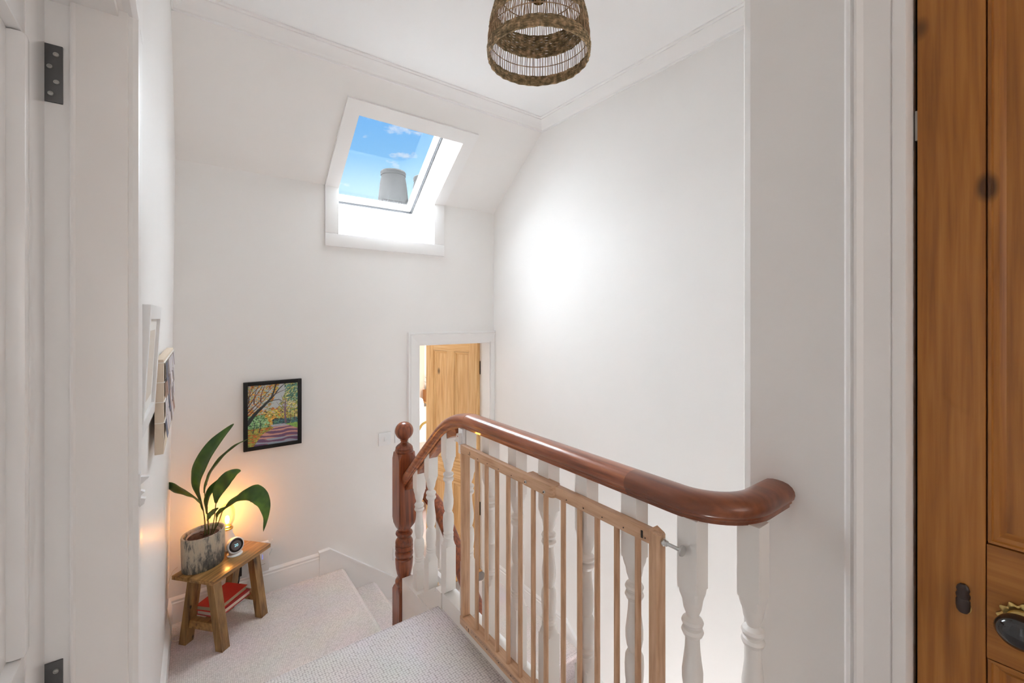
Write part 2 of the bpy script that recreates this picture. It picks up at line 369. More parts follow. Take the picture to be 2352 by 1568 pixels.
# ------------------------------------------------------------------ key dimensions (metres, relative to the eye)
ZU, ZM, Z2, Z3, ZL = -1.284, -1.607, -1.765, -1.922, -2.080     # upper landing, quarter landing, two steps, lower landing
XR, YF, XN = 1.98, 2.90, 1.15                                    # stair wall, far wall, near wall face
ZK, ZC = 0.83, 1.335                                             # knee, ceiling
SD = Vector((0, -0.595, 0.449)).normalized()                     # direction up the sloping ceiling
SN = Vector((0, 0.449, 0.595)).normalized()                      # outward normal of the slope
def XL(y, z): return -0.085 + 0.0152 * (y - 1.25) + 0.012 * z

# ------------------------------------------------------------------ shell
mb = MB(); panel(mb, (0, YF, 0), (1, 0, 0), (0, 0, 1), (0, 1, 0), [-0.4, 0.755, 1.33, 1.465, 1.94, 3.6], [-3.7, ZL, -0.2, 0.505, ZK], [(0.755, 1.465, 0.505, ZK), (1.33, 1.94, ZL, -0.2)], 0.14)
weld(struct('wall_far', mb, 'wall_paint', 'warm white far wall with skylight and bedroom doorway', 'wall'))
mb = MB(); lenS = (ZC + 0.02 - ZK) / SD.z
sT = 0.52
panel(mb, (0, YF, ZK), (1, 0, 0), SD, SN, [-0.4, 0.755, 1.465, 2.1], [0, sT + 0.02, lenS], [(0.755, 1.465, 0, sT + 0.02)], 0.14)
weld(struct('ceiling_slope', mb, 'wall_paint', 'sloping warm white ceiling around the skylight', 'ceiling'))
mb = MB().box(-3.2, 2.2, -2.7, 2.36, ZC, ZC + 0.12)
struct('ceiling', mb, 'ceiling_paint', 'flat white ceiling above the landing', 'ceiling')
mb = MB().box(XR, XR + 0.14, 0.3, 3.04, -3.7, ZC + 0.02)
struct('wall_right', mb, 'wall_paint', 'tall bright white stairwell wall on the right', 'wall')
# left wall leans and turns a touch, as found
def lw(y, z, dx=0.0): return (XL(y, z) + dx, y, z)
mb = MB(); mb.prism([lw(0.93, -3.7), lw(3.0, -3.7), lw(3.0, ZC + 0.02), lw(0.93, ZC + 0.02)], (-0.12, 0, 0))
struct('wall_left', mb, 'wall_satin', 'white side wall at the left of the stairs', 'wall')
mb = MB(); mb.prism([lw(-0.02, 0.46), lw(0.93, 0.46), lw(0.93, ZC + 0.02), lw(-0.02, ZC + 0.02)], (-0.12, 0, 0))
mb.box(-0.22, -0.10, -2.6, -0.02, ZU - 0.2, ZC + 0.02)
struct('wall_doorway', mb, 'wall_paint', 'wall over and behind the doorway', 'wall')
# near wall with the old pine door
mb = MB()
mb.prism([(XN, 0.526, -3.7), (XN + 0.006, 0.543, -3.7), (XN + 0.022, 0.552, -3.7), (2.12, 0.552, -3.7), (2.12, 0.45, -3.7), (XN + 0.13, 0.45, -3.7), (XN + 0.13, 0.235, -3.7), (XN, 0.235, -3.7)], (0, 0, ZC + 0.02 + 3.7))
mb.box(XN, XN + 0.13, -2.6, -0.60, ZU - 0.2, ZC + 0.02)
mb.box(XN, XN + 0.13, -0.60, 0.235, 0.98, ZC + 0.02)
struct('wall_near', mb, 'wall_paint', 'shaded wall end beside the handrail and pine door', 'wall')
mb = MB().box(-3.2, 1.3, -2.72, -2.6, ZU - 0.2, ZC + 0.02)
mb.box(XN + 0.13, XN + 0.2, -2.6, 0.45, ZU - 0.2, ZC + 0.02)
struct('wall_back', mb, 'wall_paint', 'wall behind the camera', 'wall')
mb = MB().box(-3.2, -3.08, -2.6, 3.0, ZU - 0.2, ZC + 0.02); mb.box(-3.2, -0.16, 2.9, 3.02, ZU - 0.2, ZC + 0.02)
struct('wall_side_room', mb, 'wall_paint', 'walls of the room beside the landing', 'wall')
# upper landing floor
mb = MB()
xe = 0.900
prof = [(-2.6, ZU), (1.735, ZU), (1.752, ZU - 0.004), (1.762, ZU - 0.014), (1.764, ZU - 0.028), (1.755, ZU - 0.04), (1.742, ZU - 0.05), (1.742, ZU - 0.22), (-2.6, ZU - 0.22)]
mb.prism([(-0.23, y, z) for y, z in prof], (xe + 0.02 + 0.23, 0, 0))
mb.box(xe + 0.02, XN + 0.13, -2.6, 0.47, ZU - 0.22, ZU)
struct('floor', mb, 'carpet_upper', 'woven grey loop carpet on the upper landing', 'floor', smooth=True)
mb = MB().box(-3.1, -0.23, -2.6, 2.9, ZU - 0.22, ZU)
struct('floor_side_room', mb, 'carpet_upper', 'carpet of the room beside the landing', 'floor')

# staircase: each carpeted step its own part
stairs = thing('staircase', (0.5, 2.0, ZL), 'pale pink-grey ribbed carpet stairs winding down past the bench', 'stairs', None, 'structure')
def step_y(name, x0, x1, y0, y1, z, zb):   # nosing at y1
    p = [(y0, z), (y1 - 0.03, z), (y1 - 0.012, z - 0.004), (y1, z - 0.015), (y1, z - 0.03), (y1 - 0.012, z - 0.042), (y1 - 0.022, z - 0.046), (y1 - 0.022, zb), (y0, zb)]
    return obj(name, MB().prism([(x0, y, zz) for y, zz in p], (x1 - x0, 0, 0)), 'carpet_stairs', stairs)
def step_x(name, y0, y1, x0, x1, z, zb):   # nosing at x1
    p = [(x0, z), (x1 - 0.03, z), (x1 - 0.012, z - 0.004), (x1, z - 0.015), (x1, z - 0.03), (x1 - 0.012, z - 0.042), (x1 - 0.022, z - 0.046), (x1 - 0.022, zb), (x0, zb)]
    return obj(name, MB().prism([(x, y0, zz) for x, zz in p], (0, y1 - y0, 0)), 'carpet_stairs', stairs)
step_y('step', -0.13, 0.885, 1.70, 1.985, ZU - 0.1615, ZM - 0.05)
step_x('quarter_landing', 1.90, YF + 0.001, -0.13, 0.808, ZM, Z2 - 0.05)
step_x('step', 2.12, YF + 0.001, 0.74, 1.012, Z2, Z3 - 0.05)
step_x('step', 2.12, YF + 0.001, 0.95, 1.215, Z3, ZL - 0.05)
obj('lower_landing', MB().prism([(0.95, y, z) for y, z in [(3.05, ZL), (1.955, ZL), (1.937, ZL - 0.004), (1.925, ZL - 0.015), (1.925, ZL - 0.03), (1.937, ZL - 0.042), (1.947, ZL - 0.046), (1.947, ZL - 0.25), (3.05, ZL - 0.25)]], (XR - 0.95, 0, 0)), 'carpet_stairs', stairs)
for k in range(1, 7):
    z = ZL - 0.17 * k; y1 = 1.925 - 0.225 * k
    p = [(y1 + 0.26, z), (y1 + 0.03, z), (y1 + 0.012, z - 0.004), (y1, z - 0.015), (y1, z - 0.03), (y1 + 0.012, z - 0.042), (y1 + 0.022, z - 0.046), (y1 + 0.022, z - 0.25), (y1 + 0.26, z - 0.25)]
    obj('step', MB().prism([(1.0, y, zz) for y, zz in p], (XR - 1.0, 0, 0)), 'carpet_stairs', stairs)
mb = MB().box(-0.3, 2.1, 0.3, 3.0, -3.75, -3.65)
struct('floor_ground', mb, 'carpet_stairs', 'floor of the hall far below the stairs', 'floor')
# spandrel that carries the landing over the lower flight
mb = MB().box(0.885, 0.965, 0.47, 2.13, -3.7, ZU - 0.06)
struct('wall_spandrel', mb, 'wall_paint', 'wall under the landing edge', 'wall')

# ------------------------------------------------------------------ cornices
def cornice_prof(p, h):   # (out from wall, down from ceiling)
    return [(0, 0), (p, 0), (p, -0.006), (p * 0.86, -0.009), (p * 0.86, -0.014), (p * 0.72, -0.018), (p * 0.6, -0.022), (p * 0.42, -0.030), (p * 0.30, -0.040), (p * 0.24, -h + 0.012), (p * 0.10, -h + 0.010), (p * 0.08, -h), (0, -h)]
mb = MB(); pr = cornice_prof(0.09, 0.057)
mb.loft([[Vector((x, 2.232 + 0.075 - 0.004 - a + (-b) * 1.325 * 0 , ZC + b)) for a, b in pr] for x in (-0.1, XR)])
struct('trim_1', mb, 'gloss_white', 'white moulded cornice over the sloping ceiling', 'cornice', True)
mb = MB(); mb.loft([[Vector((XR - a, y, ZC + b)) for a, b in pr] for y in (0.56, 2.31)])
struct('trim_2', mb, 'gloss_white', 'white moulded cornice along the right wall', 'cornice', True)
mb = MB(); mb.loft([[Vector((XL(y, ZC) + a * 0.8, y, ZC + b)) for a, b in pr] for y in (-0.02, 2.31)])
struct('trim_3', mb, 'gloss_white', 'white moulded cornice along the left wall', 'cornice', True)

# ------------------------------------------------------------------ skylight
win = thing('window_1', (1.11, YF, 0.528), 'white roof window with deep reveal showing blue sky', 'window', None, 'structure')
x0, x1 = 0.775, 1.445
pk0 = Vector((0, YF, 0.528)); pk1 = Vector((0, YF, ZK)); pt = Vector((0, YF, ZK)) + SD * sT
fb = Vector((0, 3.264, 0.80)); ft = fb + Vector((0, -0.644, 0.53)).normalized() * 0.85
def xp(p, x): return Vector((x, p.y, p.z))
for x, s in ((x1, 0.04), (x0, -0.04)):
    obj('reveal_side', MB().prism([xp(p, x) for p in (pk0, pk1, pt, ft, fb)], (s, 0, 0)), 'gloss_white', win, False)
obj('reveal_sill', MB().prism([xp(pk0, x0 - 0.04), xp(fb, x0 - 0.04), xp(fb - Vector((0, 0, .04)), x0 - 0.04), xp(pk0 - Vector((0, 0, .04)), x0 - 0.04)], (x1 - x0 + 0.08, 0, 0)), 'gloss_white', win, False)
obj('reveal_head', MB().prism([xp(pt, x0 - 0.04), xp(ft, x0 - 0.04), xp(ft - SN * 0 + SD * 0.04, x0 - 0.04), xp(pt + SD * 0.04, x0 - 0.04)], (x1 - x0 + 0.08, 0, 0)), 'gloss_white', win, False)
# casing boards on the knee wall and on the slope
t = 0.016
cw = 0.082
mb = MB().box(x0 - cw, x0, YF - t, YF, 0.528, ZK + 0.004, 0.004); obj('casing', mb, 'gloss_white', win)
mb = MB().box(x1, x1 + cw, YF - t, YF, 0.528, ZK + 0.004, 0.004); obj('casing', mb, 'gloss_white', win)
mb = MB().box(x0 - cw, x1 + cw, YF - t - 0.001, YF, 0.528 - cw, 0.528, 0.004); obj('casing', mb, 'gloss_white', win)
def slope_board(xa, xb, sa, sb):
    o_ = Vector((0, YF, ZK)); c = []
    for k in (0, 1):
        for x, s in ((xa, sa), (xb, sa), (xb, sb), (xa, sb)):
            c.append(xp(o_ + SD * s - SN * (t * k), x))
    return MB().add(c, [[0, 1, 2, 3], [7, 6, 5, 4], [0, 4, 5, 1], [1, 5, 6, 2], [2, 6, 7, 3], [3, 7, 4, 0]])
obj('casing', slope_board(x0 - cw, x0, -0.004, sT), 'gloss_white', win, False)
obj('casing', slope_board(x1, x1 + cw, -0.004, sT), 'gloss_white', win, False)
obj('casing', slope_board(x0 - cw, x1 + cw, sT, sT + cw + 0.004), 'gloss_white', win, False)
# frame and sash in the roof plane
WD = (ft - fb).normalized(); WN = Vector((0, -WD.z, WD.y)); WN = WN if WN.y > 0 and WN.z > 0 else -WN
if WN.z < 0: WN = -WN
LW = (ft - fb).length
def wbar(xa, xb, sa, sb, na, nb):
    c = []
    for k in (na, nb):
        for x, s in ((xa, sa), (xb, sa), (xb, sb), (xa, sb)): c.append(xp(fb + WD * s + WN * k, x))
    return MB().add(c, [[0, 1, 2, 3], [7, 6, 5, 4], [0, 4, 5, 1], [1, 5, 6, 2], [2, 6, 7, 3], [3, 7, 4, 0]])
def ring(na, nb, m, wd, inset):
    a, b = x0 + inset - 0.03 * (inset == 0), x1 - inset + 0.03 * (inset == 0)
    lo, hi = inset - 0.02 * (inset == 0), LW - inset
    return [wbar(a, a + wd, lo, hi, na, nb), wbar(b - wd, b, lo, hi, na, nb), wbar(a + wd, b - wd, lo, lo + wd, na, nb), wbar(a + wd, b - wd, hi - wd, hi, na, nb)]
fr = None
for mbb in ring(-0.004, 0.06, 0, 0.045, 0.0):
    obj('frame_bar', mbb, 'gloss_white', win, False)
for mbb in ring(-0.0060, 0.02, 0, 0.0018, 0.024):
    obj('shade_line', mbb, 'shade_line_grey', win, False)  # grey strips added to draw the shade lines that strong light washes out
for mbb in ring(0.018, 0.09, 0, 0.024, 0.012):
    obj('sash_bar', mbb, 'gloss_white', win, False)
obj('pane', wbar(x0 + 0.03, x1 - 0.03, 0.03, LW - 0.03, 0.062, 0.066), 'glass_pane', win, False)
# added dark roof sheet, unseen, keeps bounce light off the chimney pots
mb = MB().box(-1.0, 4.5, 3.30, 7.0, 0.50, 0.53); struct('roof_bounce_blocker', mb, 'slate', 'added dark roof sheet, unseen, stopping bounce onto the chimney pots', 'roof')
# chimney pots seen through the glass
def chimney(c, s, label):
    o = thing('chimney_pot', (c[0], c[1], c[2]), label, 'chimney pot', 'chimney pots beyond the skylight')
    prof = [(0.185 * s, c[2] - 0.38), (0.18 * s, c[2]), (0.168 * s, c[2] + 0.08 * s), (0.145 * s, c[2] + 0.30 * s), (0.128 * s, c[2] + 0.40 * s)]
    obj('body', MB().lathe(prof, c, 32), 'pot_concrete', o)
    prof = [(0.128 * s, c[2] + 0.38 * s), (0.137 * s, c[2] + 0.385 * s), (0.140 * s, c[2] + 0.42 * s), (0.13 * s, c[2] + 0.435 * s), (0.10 * s, c[2] + 0.435 * s), (0.10 * s, c[2] + 0.40 * s)]
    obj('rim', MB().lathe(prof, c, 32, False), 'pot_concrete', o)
    for k in range(11):
        a = -PI / 2 - 0.5 + (k - 5) * 0.19; q = []
        for j in range(5):
            aa = a + 0.05 * math.sin(k * 2.1 + j * 1.3); z = c[2] - 0.02 + j * 0.03 * (0.7 + 0.6 * ((k * 5) % 7) / 7)
            rr0 = (0.181 - (z - c[2]) * 0.15) * s; q.append((c[0] + rr0 * math.cos(aa), c[1] + rr0 * math.sin(aa), z))
        obj('net_strand', MB().tube(q, 0.0028, 5), 'net_white', o)
    return o
chimney((1.90, 4.83, 1.22), 1.02, 'tapered grey chimney pot standing in the blue sky')
chimney((2.262, 4.75, 1.21), 1.0, 'second grey chimney pot, mostly hidden by the window frame')
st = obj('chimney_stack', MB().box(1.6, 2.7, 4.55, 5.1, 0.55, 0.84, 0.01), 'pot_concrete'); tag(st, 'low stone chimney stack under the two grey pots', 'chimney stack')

# ------------------------------------------------------------------ skirtings, stair strings, architraves
def skirt_prof(h):  # (out, up)
    return [(0, 0), (0.018, 0), (0.018, h - 0.045), (0.016, h - 0.040), (0.016, h - 0.030), (0.011, h - 0.024), (0.012, h - 0.014), (0.007, h - 0.006), (0.0, h)]
pr = skirt_prof(0.134)
mb = MB(); mb.loft([[Vector((x, YF - a, ZM + b)) for a, b in pr] for x in (-0.10, 0.66)])
struct('baseboard_far', mb, 'gloss_white', 'white moulded baseboard behind the bench', 'baseboard', True)
mb = MB(); mb.loft([[Vector((XL(y, ZM + b) + a, y, ZM + b)) for a, b in pr] for y in (1.75, YF - 0.005)])
struct('baseboard_left', mb, 'gloss_white', 'white moulded baseboard on the left wall', 'baseboard', True)
pr = skirt_prof(0.12)
mb = MB(); mb.loft([[Vector((XR - a, y, ZL + b)) for a, b in pr] for y in (2.05, YF)])
struct('baseboard_right', mb, 'gloss_white', 'white baseboard at the foot of the right wall', 'baseboard', True)
mb = MB(); P_ = [(2.055, ZL + 0.12), (2.055, ZL - 0.1), (0.6, ZL - 1.3), (0.6, ZL - 0.97)]
mb.prism([(XR, y, z) for y, z in [(2.055, ZL + 0.115), (2.055, ZL - 0.30), (0.6, ZL - 1.30), (0.6, ZL - 0.86)]], (-0.02, 0, 0))
struct('trim_4', mb, 'gloss_white', 'white wall string falling along the lower stairs', 'stair string')
st = thing('trim_5', (0.95, YF, ZM - 0.3), 'white stepped wall string beside the three turning steps', 'stair string', None, 'structure')
top = [(0.658, -1.468), (0.717, -1.464), (1.146, -1.797), (1.23, -1.862), (1.23, ZL), (0.95, ZL), (0.80, Z2), (0.658, ZM - .01)]
obj('board', MB().prism([(x, YF, z) for x, z in top], (0, -0.022, 0)), 'gloss_white', st, False)
cap = [(0.655, -1.474), (0.717, -1.470), (1.146, -1.803), (1.235, -1.868), (1.235, -1.856), (1.146, -1.790), (0.7185, -1.457), (0.655, -1.461)]
obj('bead', MB().prism([(x, YF, z) for x, z in cap], (0, -0.032, 0)), 'gloss_white', st, False)
# bedroom door architrave and lining
def archi_prof(wd, th): return [(0, 0), (0, th * 0.5), (wd * 0.06, th * 0.62), (wd * 0.55, th * 0.62), (wd * 0.62, th * 0.75), (wd * 0.78, th * 0.95), (wd * 0.85, th * 0.80), (wd * 0.90, th), (wd, th), (wd, 0)]
da = thing('trim_6', (1.33, YF, ZL), 'white moulded architrave around the bedroom doorway', 'architrave', None, 'structure')
wdt = 0.088
pa = archi_prof(wdt, 0.028)
zt = -0.2
mb = MB(); mb.loft([[Vector((1.33 - a, YF - b, z0 + (a if z0 > -1 else 0))) for a, b in pa] for z0 in (Z3, zt)]); obj('architrave', mb, 'gloss_white', da)
mb = MB(); mb.loft([[Vector((1.33 - a, YF - b, zt + a)) for a, b in pa], [Vector((XR - 0.002, YF - b, zt + a)) for a, b in pa]]); obj('head', mb, 'gloss_white', da)
mb = MB().box(1.945, XR, YF - 0.014, YF, ZL, zt + 0.002, 0.002); obj('architrave', mb, 'gloss_white', da)
mb = MB().box(1.935, 1.945, YF - 0.004, 3.045, ZL, zt); obj('lining', mb, 'gloss_white', da, False)
mb = MB().box(1.325, 1.335, YF - 0.004, 3.045, ZL, zt); obj('lining', mb, 'gloss_white', da, False)
mb = MB().box(1.33, 1.94, YF - 0.004, 3.045, zt - 0.008, zt + 0.006); obj('lining', mb, 'gloss_white', da, False)
mb = MB().box(1.33, 1.94, 3.0, 3.07, ZL - 0.01, ZL + 0.006); obj('threshold', mb, 'pine_flat', da, False)

# ------------------------------------------------------------------ panelled doors (local x along width, y thickness, z up)
def panel_door(name, label, hinge, rotz, W, Ht, mz, mx_, stile, rails, mull, th=0.04, mirror=1):
    """rails: list of (z0,z1) bands, bottom to top"""
    root = thing(name, hinge, label, 'door', None, 'structure'); root.rotation_euler = (0, 0, rotz)
    O = Vector(hinge)
    def bx(nm, x0, x1, z0, z1, y0, y1, m, bev=0.002, par=root):
        mb = MB().box(x0 * mirror if mirror > 0 else -x1, x1 * mirror if mirror > 0 else -x0, y0, y1, z0, z1, bev)
        for v in mb.v: v += O
        return obj(nm, mb, m, par)
    bx('stile', 0, stile, 0, Ht, -th / 2, th / 2, mz); bx('stile', W - stile, W, 0, Ht, -th / 2, th / 2, mz)
    for z0, z1 in rails: bx('rail', stile + 0.001, W - stile - 0.001, z0, z1, -th / 2 + 0.0006, th / 2 - 0.0006, mx_)
    for k in range(len(rails) - 1):
        za, zb = rails[k][1], rails[k + 1][0]
        xs = [(stile, W - stile)]
        if mull:
            m0 = W / 2 - mull / 2; m1 = W / 2 + mull / 2
            bx('mullion', m0, m1, za, zb, -th / 2 + 0.0003, th / 2 - 0.0003, mz); xs = [(stile, m0), (m1, W - stile)]
        for xa, xb in xs:
            bx('panel', xa, xb, za, zb, -0.004, 0.004, mz, 0)
            for sy in (-1, 1):
                mw = 0.024
                for (a, b, c, d_) in ((xa, xa + mw, za, zb), (xb - mw, xb, za, zb), (xa, xb, za, za + mw), (xa, xb, zb - mw, zb)):
                    vert = (d_ - c) > (b - a)
                    # wedge moulding
                    yo, yi = sy * (th / 2 - 0.003), sy * 0.0042
                    if vert:
                        inner = b if a == xa else a; outer = a if a == xa else b
                        sgn = 1 if a == xa else -1
                        p = [(outer + sgn * 0.0025, yi), (outer + sgn * 0.0025, yo), (outer + sgn * 0.007, yo), (outer + sgn * 0.009, yo - sy * 0.005), (outer + sgn * 0.016, yo - sy * 0.007), (outer + sgn * 0.018, yo - sy * 0.0095), (inner, yi)]
                        rings = [[Vector((x * mirror, y, z)) + O for x, y in p] for z in (c, d_)]
                        # mitre
                        rings = [[Vector((x * mirror, y, (c + abs(x - outer)))) + O for x, y in p], [Vector((x * mirror, y, (d_ - abs(x - outer)))) + O for x, y in p]]
                    else:
                        sgn = 1 if c == za else -1; outer = c if c == za else d_; inner = d_ if c == za else c
                        p = [(outer + sgn * 0.0025, yi), (outer + sgn * 0.0025, yo), (outer + sgn * 0.007, yo), (outer + sgn * 0.009, yo - sy * 0.005), (outer + sgn * 0.016, yo - sy * 0.007), (outer + sgn * 0.018, yo - sy * 0.0095), (inner, yi)]
                        rings = [[Vector(((a + abs(z - outer)) * mirror, y, z)) + O for z, y in p], [Vector(((b - abs(z - outer)) * mirror, y, z)) + O for z, y in p]]
                    obj('moulding', MB().loft(rings), mz if vert else mx_, root)
    return root, bx
# bedroom door, hinged at the right jamb and open into the room
hz = ZL + 0.012
d1, bx1 = panel_door('door_1', 'stripped pine four-panel door standing open to the bedroom', (1.926, 3.035, hz), math.atan2(0.61, -0.17), 0.628, 1.86, 'pine', 'pine_flat', 0.095, [(0, 0.2), (0.64, 0.83), (1.77, 1.86)], 0.085)
for zz in (-0.42, -1.58):
    mb = MB().box(-0.012, 0.006, -0.028, -0.006, zz + 0.0 - hz - 0.055, zz - hz + 0.055, 0.002)
    for v in mb.v: v += Vector((1.926, 3.035, hz))
    obj('hinge', mb, 'iron_dark', d1)
# old pine door in the near wall: closed, latch edge beside the casing
d2, bx2 = panel_door('door_2', 'dark honey pine panelled door at the right edge with black knob', (1.195, 0.214 - 0.76, ZU + 0.01), PI / 2, 0.76, 2.2, 'pine_old', 'pine_old_flat', 0.0935, [(0, 0.22), (0.650, 0.858), (2.09, 2.2)], 0.10, 0.044)
OD2 = Vector((1.195, 0.214 - 0.76, ZU + 0.01))
def d2p(name, mb, m, par=d2):       # parts written in world axes then turned into the door's local frame
    R = Matrix.Rotation(-PI / 2, 3, 'Z')
    for v in mb.v: v[:] = OD2 + R @ (v - OD2)
    return obj(name, mb, m, par)
kc = Vector((1.125, 0.075, -0.535))
def lathe_x(prof, c, n=24, ry=1.0, rz=1.0):   # revolve around X; prof (r, x)
    m_ = MB(); rings = []
    for r, x in prof: rings.append([Vector((x, c[1] + r * ry * math.cos(2 * PI * k / n), c[2] + r * rz * math.sin(2 * PI * k / n))) for k in range(n)])
    return m_.loft(rings)
XD = 1.195 - 0.022
pl = []
for k in range(96):
    a = 2 * PI * k / 96; r = 0.030 + 0.0028 * math.cos(12 * a); pl.append((a, r))
mb = MB(); mb.loft([[Vector((x, kc.y + r * sc_ * math.cos(a), kc.z + r * sc_ * math.sin(a))) for a, r in pl] for x, sc_ in ((XD, 1.0), (XD - 0.003, 1.0), (XD - 0.005, 0.9))])
kp = d2p('backplate', mb, 'brass')
kn = d2p('knob_neck', lathe_x([(0.022, XD - 0.004), (0.020, XD - 0.008), (0.012, XD - 0.012), (0.011, XD - 0.022), (0.016, XD - 0.026)], kc), 'brass')
kb = d2p('knob', lathe_x([(0.004, XD - 0.066), (0.016, XD - 0.064), (0.026, XD - 0.057), (0.0305, XD - 0.046), (0.029, XD - 0.035), (0.021, XD - 0.027), (0.010, XD - 0.024)], kc, 32, 1.05, 0.92), 'black_gloss'); kb['label'] = 'glossy black oval knob'
ec = Vector((XD, 0.149, -0.528))
mb = MB(); prof = [(0.004, 0.026), (0.0075, 0.022), (0.0095, 0.016), (0.0080, 0.0105), (0.0100, 0.006), (0.0095, 0.001), (0.0080, -0.001), (0.0098, -0.004), (0.0100, -0.014), (0.0092, -0.022), (0.0060, -0.0275)]
mb.lathe([(r, ec.z + z) for r, z in prof][::-1], (XD - 0.004, ec.y), 20, True, 0.75, 1.0)
d2p('keyhole_cover', mb, 'dark_knob')['label'] = 'dark turned keyhole cover'
d2p('keyhole_plate', lathe_x([(0.010, XD), (0.010, XD - 0.002), (0.009, XD - 0.0025)], ec + Vector((0, -0.003, -0.018)), 24, 0.8, 1.1), 'brass')
d2p('latch_plate', MB().box(1.180, 1.186, 0.214, 0.2185, 0.355, 0.415), 'screw_grey')
# its casing
ca = thing('trim_7', (XN, 0.27, ZU), 'shaded white moulded door casing beside the old pine door', 'architrave', None, 'structure')
cp = [(0.3255, 0), (0.3255, 0.010), (0.3205, 0.016), (0.3125, 0.018), (0.3085, 0.011), (0.3060, 0.013), (0.3030, 0.030), (0.2985, 0.030), (0.2930, 0.022), (0.2900, 0.018), (0.2880, 0.0175), (0.2475, 0.0175), (0.2455, 0.0135), (0.2435, 0.0175), (0.2330, 0.0185), (0.2235, 0.017), (0.2205, 0.012), (0.2205, -0.05), (0.2345, -0.05), (0.2345, 0)]
mb = MB(); mb.loft([[Vector((XN - b, y, z)) for y, b in cp] for z in (ZU, ZC - 0.06)]); obj('casing', mb, 'eggshell_white', ca)
obj('door_stop', MB().box(1.222, 1.28, 0.19, 0.236, ZU, 0.98), 'gap_shade', ca, False)  # stop coloured near black for the shade in the door gap
# doorway at the left: lining, stop, bead and open white door
JY = 0.91
ja = thing('trim_8', (-0.10, JY, ZU), 'shaded white door lining at the left edge with steel hinges', 'door frame', None, 'structure')
obj('lining', MB().box(-0.215, -0.078, JY, JY + 0.03, ZU, 0.49), 'eggshell_white', ja, False)
obj('stop', MB().box(-0.1345, -0.0735, JY - 0.014, JY + 0.001, ZU, 0.48, 0.002), 'eggshell_white', ja)
obj('bead', MB().tube([(-0.1340, JY - 0.011, ZU), (-0.1340, JY - 0.011, 0.47)], 0.004, 10), 'eggshell_white', ja)
cp = [(0, 0), (0.010, -0.001), (0.0165, 0.004), (0.018, 0.012), (0.0155, 0.020), (0.0165, 0.028), (0.0165, 0.080), (0.010, 0.086), (0.0, 0.086)]
mb = MB(); mb.loft([[Vector((-0.0785 + a, JY - 0.006 + b, z)) for a, b in cp] for z in (ZU, 0.47)]); obj('architrave', mb, 'gloss_white', ja)
obj('head_lining', MB().box(-0.215, -0.078, -0.02, JY + 0.03, 0.47, 0.50), 'eggshell_white', ja, False)
mb = MB(); mb.loft([[Vector((-0.0785 + a, y, 0.47 + b)) for a, b in cp] for y in (-0.02, JY + 0.082)]); obj('architrave', mb, 'gloss_white', ja)
for zc in (0.354, -0.545):
    hg = obj('hinge', MB().box(-0.185, -0.1465, JY - 0.003, JY + 0.001, zc - 0.042, zc + 0.042, 0.001), 'iron_grey', ja)
    for k, (dx, dz) in enumerate(((-0.1535, 0.028), (-0.1600, 0.009), (-0.1530, -0.012), (-0.1590, -0.030))):
        mb = MB(); m2 = lathe_x([(0.0035, 0), (0.0030, 0.0014), (0.0018, 0.0014), (0.0016, 0.0004)], (0, 0, 0), 12)
        for v in m2.v: mb.v.append(Vector((dx + v.y, JY - 0.003 - v.x, zc + dz + v.z)))
        mb.f = m2.f; obj('screw', mb, 'screw_grey', hg)
hp = Vector((-0.1625, 0.895, ZU + 0.01))
ang = math.atan2(-0.9998, 0.0175)
d3 = thing('door_3', hp, 'white painted panel door almost shut at the left edge', 'door', None, 'structure'); d3.rotation_euler = (0, 0, ang)
def d3b(nm, x0, x1, y0, y1, z0, z1, bev=0.003):
    mb = MB().box(x0, x1, y0 - 0.02, y1 - 0.02, z0, z1, bev)
    for v in mb.v: v += hp
    return obj(nm, mb, 'door_gloss', d3)
d3b('stile', 0, 0.10, -0.02, 0.02, 0, 1.735); d3b('stile', 0.62, 0.72, -0.02, 0.02, 0, 1.735)
for z0, z1 in ((0, 0.2), (0.72, 0.86), (1.62, 1.735)): d3b('rail', 0.101, 0.619, -0.0195, 0.0195, z0, z1)
for z0, z1 in ((0.2, 0.72), (0.86, 1.62)):
    d3b('panel', 0.10, 0.62, -0.007, 0.007, z0, z1, 0)
    for xx in (0.10, 0.60):
        for sy in (-1, 1): d3b('moulding', xx, xx + 0.02, min(sy * 0.005, sy * 0.024), max(sy * 0.005, sy * 0.024), z0, z1, 0.006)

